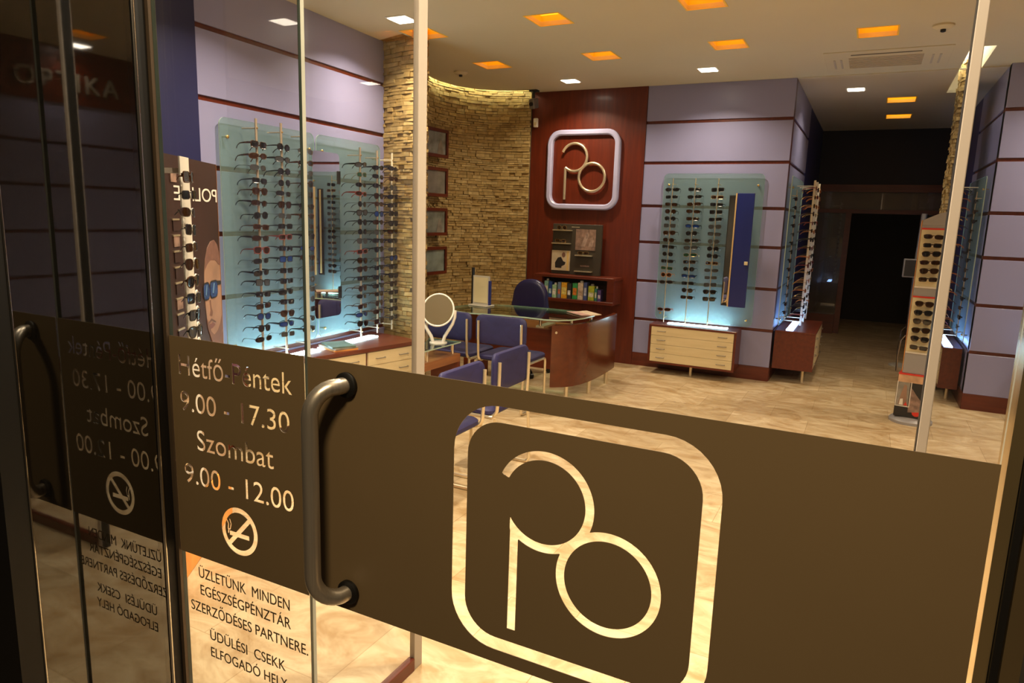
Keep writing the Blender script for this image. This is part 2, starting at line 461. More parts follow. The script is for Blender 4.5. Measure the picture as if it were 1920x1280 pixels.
# ================================================================== THE SETTING
YF = 1.1            # shop front plane
HC = 3.1            # ceiling height
def plate(o, rot=UPRIGHT, loc=(0, 0, 0)):
    o.data.transform(rot); o.data.transform(Matrix.Translation(loc)); return o

floor = struct(box_obj('floor', (-5.2, YF - 0.02, -0.1, 4.2, 14.2, 0.0), FLOOR))
struct(box_obj('pavement', (-6, -5, -0.13, 6, YF - 0.021, -0.02), PAVE))

# ceiling: one plate with openings for the square lights and the two light coves
ORG = [(-3.43, 5.0), (-2.30, 4.98), (-1.17, 4.96), (-0.04, 4.95), (1.09, 4.95), (-3.46, 6.22), (-2.33, 6.2), (-1.21, 6.16), (-0.12, 6.13), (1.0, 6.13), (-2.3, 3.76), (-1.17, 3.74), (-0.04, 3.74), (3.32, 3.99)]
AMB = [(0.14, 9.32), (0.15, 10.65)]
WHT = [(-3.34, 4.58), (-3.03, 7.17), (-1.56, 7.05), (-0.31, 8.5), (-2.85, 3.1), (-1.75, 2.6), (-0.6, 2.55), (0.55, 2.9), (1.6, 4.3), (-0.6, 1.55), (2.6, 6.6), (1.6, 7.0), (3.78, 4.22)]
holes = []
for x, y in ORG: holes.append([(x - 0.13, y - 0.14), (x + 0.13, y - 0.14), (x + 0.13, y + 0.14), (x - 0.13, y + 0.14)])
for x, y in AMB: holes.append([(x - 0.14, y - 0.17), (x + 0.14, y - 0.17), (x + 0.14, y + 0.17), (x - 0.14, y + 0.17)])
COVE_IN = [(-3.60, 4.99), (-3.62, 5.18), (-3.86, 5.55), (-4.15, 5.95), (-4.36, 6.35), (-4.42, 6.75), (-4.39, 7.08), (-4.25, 7.33), (-4.05, 7.47), (-3.85, 7.53), (-3.70, 7.56)]
holes.append([(0.55, 6.87), (0.72, 6.87), (0.72, 9.0), (0.55, 9.0)])
outer = [(-5.2, YF - 0.02), (4.2, YF - 0.02), (4.2, 14.2), (-3.70, 14.2)] + COVE_IN[::-1] + [(-3.60, 4.94), (-3.96, 5.06), (-5.2, 5.06)]
ceil = fill_polys('ceiling', [outer] + holes, 0.03, CEIL)
ceil.data.transform(Matrix.Translation((0, 0, HC + 0.015))); struct(ceil)
struct(box_obj('ceiling_slab', (-5.2, YF, 3.40, 4.2, 14.2, 3.45), CEIL))
struct(box_obj('trim_1', (-0.80, 7.70, HC - 0.008, 4.0, 7.725, HC - 0.0005), CEIL))

# panelled walls: lavender boards over a mahogany backing that shows in the joints
def panel_wall(name, p0, p1, strips, base=0.15, board=LAV, top=HC, gap=0.016, depth=0.12, bottom=0.0, c0=0.0, c1=0.0):
    p0 = Vector((p0[0], p0[1], 0)); p1 = Vector((p1[0], p1[1], 0)); L = (p1 - p0).length
    u = (p1 - p0).normalized(); n = Vector((u.y, -u.x, 0))       # n points into the room (right of p0->p1)
    xf = Matrix(((u.x, n.x, 0, p0.x), (u.y, n.y, 0, p0.y), (0, 0, 1, 0), (0, 0, 0, 1)))
    w = MB().box(c0 * 1.2, -depth, bottom, L - c1 * 1.2, -0.016, top, xf=xf).build(name, MAHV); struct(w)
    zs = [base] + sorted(strips) + [top + gap]
    for i in range(len(zs) - 1):
        a = zs[i] + (gap if i else 0); b = zs[i + 1] - gap
        MB().box(c0, -0.016, a, L - c1, 0, b, bev=0.002, xf=xf, seg=1).build('wall_panel', board, w)
    if base: 
        bb = MB().box(c0 - 0.006 * (c0 > 0), -0.016, 0, L, 0.006, base, xf=xf).build(name.replace('wall', 'baseboard'), MAHX if abs(u.x) > 0.5 else MAHY, w)
    return w, xf
ZL = [0.63, 1.06, 1.48, 1.90, 2.32, 2.745]
ZC = [0.545, 0.985, 1.42, 1.82, 2.285, 2.715]
# left wall leans away from the shop front: its plane
def lwx(y): return -3.79 - 0.0606 * (y - 3.1)
LU = Vector((-0.0606, 1, 0)).normalized()
LANG = math.atan2(0.0606, 1)                                     # turn of the left wall about Z
wall_left, XL = panel_wall('wall_left', (lwx(3.08), 3.08), (lwx(5.35), 5.35), ZL)
struct(MB().prism([(lwx(YF) + 0.012, YF + 0.11), (lwx(3.075) + 0.012, 3.075), (lwx(3.075) - 0.2, 3.075), (lwx(YF) - 0.2, YF + 0.11)], 0, HC).build('wall_left_front', mat('navy_front_paint', srgb(27, 29, 76), 0.5, var=0.04, scale=3)))
wl, _ = panel_wall('wall_back', (-2.33, 7.71), (-0.82, 7.71), ZC)
struct(MB().box(-3.82, 7.70, 0, -2.332, 7.83, HC).build('wall_back_mahogany', MAHV))
wal, _ = panel_wall('wall_aisle_left', (-0.82, 7.71), (-0.82, 9.6), ZC, c0=0.017)
struct(box_obj('wall_aisle_left_navy', (-0.95, 9.605, 0, -0.825, 12.0, HC), NAVY))
war, _ = panel_wall('wall_aisle_right', (0.93, 9.35), (0.93, 7.6), ZC, c1=0.017)
struct(box_obj('wall_aisle_right_navy', (0.935, 9.355, 0, 1.06, 12.0, HC), NAVY))
wfr, _ = panel_wall('wall_right_front', (0.93, 7.6), (4.0, 7.6), ZC)
ZR = [0.52, 0.95, 1.38, 1.81, 2.21]
wri, _ = panel_wall('wall_right', (4.0, 7.6), (4.0, YF + 0.11), ZR, top=2.585, c0=0.017)
struct(box_obj('wall_right_fascia', (3.985, YF + 0.11, 2.585, 4.1, 7.6, HC), MAHY))
# back of the aisle: navy bulkhead over a mahogany door case with glass
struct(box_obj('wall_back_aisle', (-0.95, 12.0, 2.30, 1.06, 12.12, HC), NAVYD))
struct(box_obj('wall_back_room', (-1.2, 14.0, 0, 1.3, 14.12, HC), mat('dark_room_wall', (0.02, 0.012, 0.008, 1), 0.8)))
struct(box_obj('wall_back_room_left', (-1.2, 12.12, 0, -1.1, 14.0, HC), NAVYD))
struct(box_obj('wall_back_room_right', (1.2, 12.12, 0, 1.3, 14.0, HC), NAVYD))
dr = struct(MB().box(-0.82, 11.97, 2.19, 0.93, 12.1, 2.30).box(-0.82, 11.97, 1.87, 0.93, 12.08, 1.93).box(-0.38, 11.97, 0, -0.30, 12.08, 1.87).box(0.62, 11.97, 0, 0.70, 12.08, 1.87)
     .box(-0.82, 11.97, 1.93, -0.76, 12.08, 2.19).box(0.88, 11.97, 1.93, 0.93, 12.08, 2.19).build('door_2', MAHX))
box_obj('transom_pane', (-0.76, 12.01, 1.93, 0.88, 12.02, 2.19), PANE, dr)
box_obj('transom_board', (-0.76, 12.06, 1.93, 0.88, 12.075, 2.19), mat('smoked_board', (0.11, 0.065, 0.032, 1), 0.3, var=0.1), dr)
box_obj('side_pane', (-0.82, 12.01, 0.30, -0.38, 12.02, 1.87), PANE, dr)
box_obj('side_board', (-0.82, 12.05, 0.30, -0.38, 12.06, 1.87), mat('smoked_side_board', (0.05, 0.035, 0.028, 1), 0.25, var=0.1), dr)
box_obj('side_pane', (0.70, 12.01, 0.30, 0.93, 12.02, 1.87), PANE, dr)
box_obj('plinth', (-0.82, 11.9, 0, -0.38, 12.08, 0.30), MAHX, dr)
box_obj('plinth', (0.70, 11.9, 0, 0.93, 12.08, 0.30), MAHX, dr)

# stone wall: pier by the left wall that swings back into a round niche
WP = [(-3.99, 5.135), (-3.60, 5.03), (-3.505, 5.035), (-3.485, 5.10), (-3.54, 5.20), (-3.78, 5.45), (-4.10, 5.85), (-4.36, 6.25), (-4.49, 6.65), (-4.50, 7.0), (-4.40, 7.30), (-4.22, 7.51), (-3.98, 7.61), (-3.72, 7.66)]
def stone_wall(name, pts, z0, z1, seed, row=(0.022, 0.042), ln=(0.04, 0.15), out=0.020):
    rnd = random.Random(seed)
    P = [Vector((x, y, 0)) for x, y in pts]; cum = [0.0]
    for a, b in zip(P, P[1:]): cum.append(cum[-1] + (b - a).length)
    T = cum[-1]
    def at(s):
        s = max(0, min(T, s))
        for i in range(len(P) - 1):
            if s <= cum[i + 1] or i == len(P) - 2:
                t = (s - cum[i]) / (cum[i + 1] - cum[i]); return P[i].lerp(P[i + 1], t)
    def nrm(s):
        d = (at(s + 0.03) - at(s - 0.03)).normalized(); return Vector((d.y, -d.x, 0))
    mb = MB(); z = z0
    while z < z1 - 0.005:
        h = rnd.uniform(*row); h = min(h, z1 - z); s = -rnd.uniform(0, 0.1)
        while s < T:
            l = rnd.uniform(*ln); a = max(0, s); b = min(T, s + l - 0.003); s += l
            if b - a < 0.012: continue
            o1 = rnd.uniform(0, out); o2 = o1 + rnd.uniform(-0.004, 0.004); dz = rnd.uniform(0.0, 0.004)
            A, B = at(a), at(b); na, nb = nrm(a), nrm(b)
            zb, zt = z + dz * 0.5, z + h - 0.002 - dz * 0.5
            vs = []
            for p, n, o in ((A, na, o1), (B, nb, o2)):
                for zz, e in ((zb, rnd.uniform(-0.003, 0.003)), (zt, rnd.uniform(-0.003, 0.003))):
                    q = p + n * (o + 0.006 + e); vs.append((q.x, q.y, zz)); q = p - n * 0.03; vs.append((q.x, q.y, zz))
            # order: A zb front, A zb back, A zt front, A zt back, B ...
            mb._add(vs, [(0, 4, 6, 2), (2, 6, 7, 3), (0, 1, 5, 4), (0, 2, 3, 1), (4, 5, 7, 6), (1, 3, 7, 5)])
        z += h
    o = struct(mb.build(name, STONE))
    bk = MB()
    for i in range(len(P) - 1):
        n0, n1 = nrm(cum[i]), nrm(cum[i + 1])
        q = [P[i] - n0 * 0.006, P[i + 1] - n1 * 0.006, P[i + 1] - n1 * 0.07, P[i] - n0 * 0.07]
        bk.prism([(p.x, p.y) for p in q], z0, z1)
    bk.build('mortar_backing', JOINT, o)
    return o
def smooth_line(P, n=5):
    out = []
    for i in range(len(P) - 1):
        p0 = P[max(i - 1, 0)]; p1 = P[i]; p2 = P[i + 1]; p3 = P[min(i + 2, len(P) - 1)]
        for k in range(n):
            t = k / n
            out.append(tuple(0.5 * (2 * b + (c - a) * t + (2 * a - 5 * b + 4 * c - d) * t * t + (-a + 3 * b - 3 * c + d) * t ** 3) for a, b, c, d in zip(p0, p1, p2, p3)))
    return out + [P[-1]]
stone_wall('wall_stone', WP[:1] + smooth_line(WP[1:], 4), 0.0, 3.34, 3)
stone_wall('wall_stone_fin', [(0.70, 8.86), (0.645, 8.82), (0.645, 8.36), (0.665, 8.33), (0.70, 8.33)], 0.0, 3.30, 5)
# light coves above the ceiling edge
cv = thing('cove_light', 'pale tube light hidden above the ceiling edge along the curved stone niche', 'cove light', (-4.0, 6.4, 3.2))
MB().tube([(p[0] + 4.0 + (0.05 if i < 7 else 0.0), p[1] - 6.4 - (0.05 if i > 6 else 0), 0.03) for i, p in enumerate(COVE_IN[2:])], 0.012).build('tube', COVE, cv)
MB().tube([(p[0] + 4.0 + (0.05 if i < 7 else 0.0), p[1] - 6.4 - (0.05 if i > 6 else 0), -0.005) for i, p in enumerate(COVE_IN[2:])], 0.02).build('holder', WHITE, cv)
cv2 = thing('cove_light', 'bright trough light in the ceiling slot beside the narrow stone fin', 'cove light', (0.6, 7.9, 3.2))
MB().box(-0.049, -1.02, 0.18, 0.11, 1.08, 0.195).build('trough', WHITE, cv2)
MB().tube([(0.0, -0.95, 0.10), (0.0, 0.9, 0.10)], 0.014).build('tube', emit('trough_tube', (1, 1, 0.9, 1), 20.0), cv2)
sl = MB().box(0.535, 6.86, HC + 0.03, 0.549, 9.01, 3.4).box(0.721, 6.86, HC + 0.03, 0.735, 9.01, 3.4).box(0.535, 6.85, HC + 0.03, 0.735, 6.864, 3.4).box(0.535, 9.001, HC + 0.03, 0.735, 9.02, 3.4).build('trim_2', CEIL); struct(sl)

# ------------------------------------------------------------------ shop front
struct(box_obj('wall_front_left', (-5.2, YF - 0.02, 0, -1.605, YF + 0.03, HC), EXTW))
struct(box_obj('wall_front_right', (0.245, YF - 0.02, 0, 4.2, YF + 0.1, HC), EXTW))
BZ0, BZ1 = 0.782, 1.342                                              # vinyl band
def pane_obj(name, x0, x1, z0, z1, parent, y=YF, t=0.010, m_=PANE, e_=EDGE):
    mb = MB().box(x0, y, z0, x1, y + t, z1)
    o = mb.build(name, [m_, e_], parent)
    for p in o.data.polygons:
        if abs(p.normal.x) > 0.5 or abs(p.normal.z) > 0.5: p.material_index = 1
    return o
# fixed side light beside the door, with the opening hours cut out of its vinyl
win = bpy.data.objects.new('window_1', None); C.objects.link(win); win.location = (-1.27, YF, 0); struct(win)
def kid(o, parent):                                                     # parent while keeping world position
    o.parent = parent; o.matrix_parent_inverse = parent.matrix_world.inverted() if False else Matrix.Translation(-Vector(parent.location)); return o
kid(pane_obj('pane', -1.490, -1.056, 0.06, HC, None), win)
hol = [[(-1.4895, BZ0), (-1.056, BZ0), (-1.056, BZ1), (-1.4895, BZ1)]]
hol += text_polys('H\u00e9tf\u0151-P\u00e9ntek', -1.4600, -1.0925, 1.2500, 1.2985, 'H', -0.006)
hol += text_polys('9.00 - 17.30', -1.4610, -1.1030, 1.1595, 1.2085, '0', -0.006)
hol += text_polys('Szombat', -1.4085, -1.1545, 1.0655, 1.1165, 'b', -0.006)
hol += text_polys('9.00 - 12.00', -1.4590, -1.0960, 0.9740, 1.0245, '0', -0.006)
def nosmoke(X, Z):
    d = sd_ring(X, Z, -1.2745, 0.8845, 0.0605, 0.0475)
    d = np.minimum(d, sd_bar(X, Z, -1.315, 0.842, -1.234, 0.926, 0.0058))
    d = np.minimum(d, sd_bar(X, Z, -1.308, 0.8745, -1.242, 0.8745, 0.0058))
    for a in ((-1.313, 0.884, -1.311, 0.897), (-1.311, 0.897, -1.316, 0.906), (-1.306, 0.884, -1.302, 0.898), (-1.302, 0.898, -1.306, 0.909)):
        d = np.minimum(d, sd_seg(X, Z, *a, 0.0018))
    d = np.minimum(d, sd_seg(X, Z, -1.312, 0.8745, -1.3105, 0.884, 0.0022))
    return d
hol += contours(nosmoke, -1.345, -1.205, 0.815, 0.955, 0.0011)
kid(plate(fill_polys('vinyl_band', hol, 0.0012, VINYL), loc=(0, YF - 0.002, 0)), win)
small = [('\u00dcZLET\u00dcNK  MINDEN', -1.4275, -1.1185, 0.7240, 0.7515), ('EG\u00c9SZS\u00c9GP\u00c9NZT\u00c1R', -1.4245, -1.1165, 0.6770, 0.7040),
         ('SZERZ\u0150D\u00c9SES PARTNERE.', -1.4625, -1.0640, 0.6260, 0.6530), ('\u00dcD\u00dcL\u00c9SI  CSEKK', -1.3965, -1.1375, 0.5600, 0.5865), ('ELFOGAD\u00d3 HELY', -1.3965, -1.1330, 0.5120, 0.5385)]
for t_, a, b, c, d in small:
    kid(plate(fill_polys('lettering', text_polys(t_, a, b, c, d, 'E', -0.012), 0.0008, VINYLT), loc=(0, YF - 0.0015, 0)), win)
# the glass door
door = bpy.data.objects.new('door_1', None); C.objects.link(door); door.location = (-0.43, YF, 0); struct(door)
kid(pane_obj('pane', -1.048, 0.190, 0.02, HC, None, e_=mat('pale_glass_edge', (0.46, 0.47, 0.40, 1), 0.15, var=0.1)), door)
P_C, O_C = (-0.4795, 1.137), (-0.352, 1.0095)
def pmark(X, Z):
    cx, cz = P_C
    ring = sd_ring(X, Z, cx, cz, 0.0975, 0.0805)
    ang = np.degrees(np.arctan2(Z - cz, X - cx)) % 360
    gap = np.where(((ang > 156) & (ang < 211)) | ((X < -0.5475) & (Z < cz)), 1.0, -1.0)
    gapd = np.where(gap > 0, 0.01, -0.01)
    p = np.maximum(ring, gapd)
    stem = sd_box(X, Z, -0.5475, -0.5300, 0.8635, 1.0940)
    stem = np.maximum(stem, -(np.hypot(X - cx, Z - cz) - 0.0805))
    o = sd_ring(X, Z, *O_C, 0.0985, 0.0815)
    return np.minimum(np.minimum(p, stem), o)
hol = [[(-1.046, BZ0), (0.190, BZ0), (0.190, BZ1), (-1.046, BZ1)], rrect(-0.6745, 0.8098, -0.1665, 1.3045, 0.098, 10), rrect(-0.6430, 0.8365, -0.1975, 1.2735, 0.070, 10)]
hol += contours(pmark, -0.60, -0.24, 0.84, 1.25, 0.0017)
kid(plate(fill_polys('vinyl_band', hol, 0.0012, VINYL), loc=(0, YF - 0.002, 0)), door)
# pull handle: bent tube on two roses
hx = -0.936
hp = [(hx, YF - 0.006, 1.296)] + [(hx - 0.022 * 0, YF - 0.012, 1.296)]
hp = [(hx, YF - 0.004, 1.296), (hx - 0.004, YF - 0.030, 1.296)]
for i in range(9):
    a = PI / 2 * i / 8
    hp.append((hx - 0.006 - 0.030 * math.sin(a), YF - 0.032 - 0.046 * math.sin(a), 1.296 - 0.062 * (1 - math.cos(a))))
top_ = hp[-1]
hp2 = [(p[0], p[1], 2.125 - p[2]) for p in hp[::-1]]
handle = kid(MB().tube(hp + hp2, 0.0175, 16).build('handle', BRUSH, smooth=True), door)
handle['label'] = 'brushed steel pull handle'
for z in (1.296, 0.829):
    r = MB().lathe([(0.024, 0), (0.027, 0.003), (0.027, 0.010), (0.022, 0.013)], 24, xf=Matrix.Translation((hx, YF - 0.002, z)) @ Matrix.Rotation(PI / 2, 4, 'X')).build('rose', BLACKF, smooth=True)
    r.parent = handle; r.matrix_parent_inverse = Matrix.Identity(4)
# frames
struct(MB().box(-1.512, YF - 0.008, 0, -1.4905, YF + 0.011, HC).build('trim_3', BRONZE))
struct(MB().box(-1.522, YF - 0.032, 0, -1.501, YF - 0.009, HC).build('trim_4', BLACKF))
struct(MB().tube([(-1.5015, YF - 0.0385, 0), (-1.5015, YF - 0.0385, HC)], 0.0055, 10).build('trim_5', CHROME, smooth=True))
struct(MB().box(0.196, YF - 0.005, 0, 0.212, YF + 0.06, HC).build('trim_6', mat('brass_jamb', (0.62, 0.47, 0.24, 1), 0.22, 0.9)))
struct(MB().box(0.213, YF - 0.015, 0, 0.222, YF + 0.05, HC).build('trim_7', BLACKF))
struct(MB().box(0.223, YF - 0.022, 0, 0.245, YF + 0.10, HC).build('trim_8', mat('brass_frame', (0.40, 0.30, 0.16, 1), 0.3, 0.9)))
struct(MB().box(-1.490, YF - 0.007, 0, -1.056, YF + 0.03, 0.055).build('trim_9', BRONZE))
# dark window of the side return, mirrors the shop front
w2 = bpy.data.objects.new('window_2', None); C.objects.link(w2); w2.location = (-1.5, 0.93, 0); struct(w2)
kid(MB().box(-1.512, 0.762, 0.05, -1.500, 1.054, HC).build('pane', DARKGL), w2)
kid(MB().box(-1.56, 0.712, 0, -1.499, 0.757, HC).build('frame', BLACKF), w2)
kid(MB().tube([(-1.4985, 0.7595, 0), (-1.4985, 0.7595, HC)], 0.0022, 8).build('bead', CHROME), w2)
struct(box_obj('wall_return', (-5.2, 1.0, -0.02, -1.601, 1.078, HC), EXTW))
struct(box_obj('wall_return_back', (-1.60, 0.715, 0, -1.565, YF - 0.021, HC), BLACKF))
# inner glass partitions of the lobby with aluminium end posts
for nm, x, sgn in (('window_3', -1.33, 1), ('window_4', 0.165, -1)):
    w = bpy.data.objects.new(nm, None); C.objects.link(w); w.location = (x, 1.5, 0); struct(w)
    if sgn > 0: kid(MB().box(x - 0.004, YF + 0.062, 0.05, x + 0.004, 1.90, HC).build('pane', PANE), w)
    else: kid(MB().box(x + 0.012, 1.917, 0.05, 4.0, 1.925, HC).build('pane', PANE), w)
    kid(MB().box(x - 0.011, 1.897, 0.0, x + 0.011, 1.945, HC, bev=0.002).build('post', ALU if sgn > 0 else mat('brightened_profile', srgb(192, 180, 168), 0.4, var=0.03)), w)  # right post coloured lighter than the left to offset its weaker light
    kid(MB().box(x - 0.0125, 1.902, 0, x - 0.0112, 1.94, HC).build('gasket', BLACKF), w)
    if sgn > 0: kid(MB().box(x - 0.013, YF + 0.062, 0.0, x + 0.013, 1.897, 0.05, bev=0.003).build('bottom_rail', MAHY), w)
    else: kid(MB().box(x + 0.012, 1.908, 0.0, 4.0, 1.934, 0.05, bev=0.003).build('bottom_rail', MAHX), w)

# ------------------------------------------------------------------ ceiling things
for i, (x, y) in enumerate(ORG + AMB):
    amb = i >= len(ORG); a, b = (0.14, 0.17) if amb else (0.13, 0.14)
    lab = ['over the stone niche end of the desk', 'above the reception desk, front row', 'nearest the top of the picture, front row', 'in the front row right of the middle', 'at the right end of the front row',
           'in front of the smoke detector by the niche', 'before the mahogany logo wall', 'above the lavender display wall', 'before the air conditioner', 'at the right end of the back row',
           'in the row by the door, on the left', 'in the row by the door, in the middle', 'in the row by the door, on the right', 'alone before the right wall sign, seen in the dark window', 'nearer of the two amber ones over the aisle', 'farther of the two amber ones over the aisle'][i]
    t = thing('ceiling_light', ('amber' if amb else 'orange') + ' square recessed ceiling light ' + lab, 'ceiling light', (x, y, HC), 0, 'square coloured ceiling lights')
    d = 0.085
    MB().box(-a - 0.008, -b - 0.008, 0.03, -a, b + 0.008, d).box(a, -b - 0.008, 0.03, a + 0.008, b + 0.008, d).box(-a, -b - 0.008, 0.03, a, -b, d).box(-a, b, 0.03, a, b + 0.008, d).build('housing', ORANGE, t)
    MB().box(-a, -b, d - 0.012, a, b, d).build('diffuser', YELLOWE if amb else ORANGEE, t)
    MB().prism([(-a - 0.012, -b - 0.012), (a + 0.012, -b - 0.012), (a + 0.012, -b), (-a - 0.012, -b)], -0.003, 0).prism([(-a - 0.012, b), (a + 0.012, b), (a + 0.012, b + 0.012), (-a - 0.012, b + 0.012)], -0.003, 0) \
        .prism([(-a - 0.012, -b), (-a, -b), (-a, b), (-a - 0.012, b)], -0.003, 0).prism([(a, -b), (a + 0.012, -b), (a + 0.012, b), (a, b)], -0.003, 0).build('rim', ORANGE, t)
wl_ = ['by the left wall before the stone pier', 'before the mahogany logo wall', 'above the sunglasses on the lavender wall', 'over the mouth of the back aisle', 'near the left wall behind the front window', 'inside the lobby, left of the middle',
       'inside the lobby, over the door path', 'right of the lobby', 'over the right side of the shop floor', 'just inside the glass door', 'in the far right corner', 'before the right front wall', 'close to the right wall sign, seen in the dark window']
for i, (x, y) in enumerate(WHT):
    t = thing('spot_light', 'white square recessed spotlight ' + wl_[i], 'spotlight', (x, y, HC), 0, 'white recessed spotlights')
    MB().box(-0.095, -0.095, -0.006, 0.095, 0.095, 0, bev=0.002, seg=1).build('frame', WHITE, t)
    MB().box(-0.078, -0.078, -0.010, 0.078, 0.078, -0.0062).build('lens', LAMP, t)
    area('spot_bulb', (x, y, HC - 0.016), SPOT_POWER * (0.12 if x > 3.7 else 0.30 if y > 8 else 0.62 if y > 6 else (1.25 if y < 3.3 else 0.9)), 0.13, WARM, 135)
t = thing('air_conditioner', 'flush square air conditioner cassette in the ceiling before the aisle', 'air conditioner', (-0.06, 7.14, HC))
MB().box(-0.47, -0.42, -0.007, 0.49, 0.36, 0, bev=0.002, seg=1).build('casing', CEIL, t)
MB().box(-0.26, -0.315, -0.009, 0.27, -0.285, -0.0072).build('slot', mat('vent_shadow', (0.14, 0.11, 0.075, 1), 0.7), t)
g = MB()
for k in range(9): g.box(-0.28, -0.19 + k * 0.05, -0.013, 0.29, -0.175 + k * 0.05, -0.0072)
g.build('grille', mat('vent_slats', (0.50, 0.44, 0.36, 1), 0.6), t)
for sx in (-1, 1):
    for k in range(2):
        x = sx * (0.35 + k * 0.055) + 0.01
        MB().box(x - 0.008, -0.14, -0.010, x + 0.008, 0.22, -0.0072).build('vane', mat('vent_vane', (0.45, 0.39, 0.31, 1), 0.6), t)
for (x, y, lb) in ((0.30, 6.09, 'round white smoke detector with a black eye beside the ceiling slot'), (-3.93, 6.40, 'small round smoke detector on the ceiling before the stone niche')):
    t = thing('smoke_detector', lb, 'smoke detector', (x, y, HC), 0, 'smoke detectors')
    MB().lathe([(0.070, 0), (0.070, -0.012), (0.05, -0.026), (0.03, -0.030)], 24).build('body', CEIL, t, smooth=True)
    MB().lathe([(0.018, -0.030), (0.018, -0.046), (0.010, -0.050)], 16).build('sensor', BLACK, t, smooth=True)

# ================================================================== SUNGLASSES
LENSES = {'black': mat('lens_black', (0.010, 0.010, 0.011, 1), 0.07, var=0.1), 'brown': mat('lens_brown', (0.024, 0.010, 0.004, 1), 0.07, var=0.2),
          'grey': mat('lens_grey', (0.045, 0.047, 0.050, 1), 0.07, var=0.2), 'green': mat('lens_green', (0.012, 0.045, 0.028, 1), 0.07, var=0.2), 'blue': mat('lens_blue', (0.010, 0.035, 0.16, 1), 0.07, var=0.2)}
FRAMES = {'black': mat('frame_black', (0.010, 0.009, 0.009, 1), 0.25, var=0.1), 'tortoiseshell': mat('frame_tortoiseshell', (0.035, 0.012, 0.004, 1), 0.25, var=0.9, scale=90, col2=(0.085, 0.030, 0.008, 1)),
          'gold metal': mat('frame_gold', (0.55, 0.36, 0.14, 1), 0.25, 0.9), 'gunmetal': mat('frame_gunmetal', (0.08, 0.075, 0.07, 1), 0.3, 0.8), 'amber': mat('frame_amber', (0.36, 0.11, 0.022, 1), 0.3, var=0.2), 'dark red': mat('frame_dark_red', (0.16, 0.018, 0.012, 1), 0.3, var=0.2)}
SHAPES = {'rectangular': (0.0275, 0.0165, 4.5, 0.0), 'round': (0.0245, 0.0225, 2.2, 0.0), 'aviator': (0.0285, 0.0225, 2.6, 0.30), 'wraparound': (0.0315, 0.0175, 2.6, -0.18), 'square': (0.0275, 0.0205, 5.0, 0.05)}
PROTO = {}
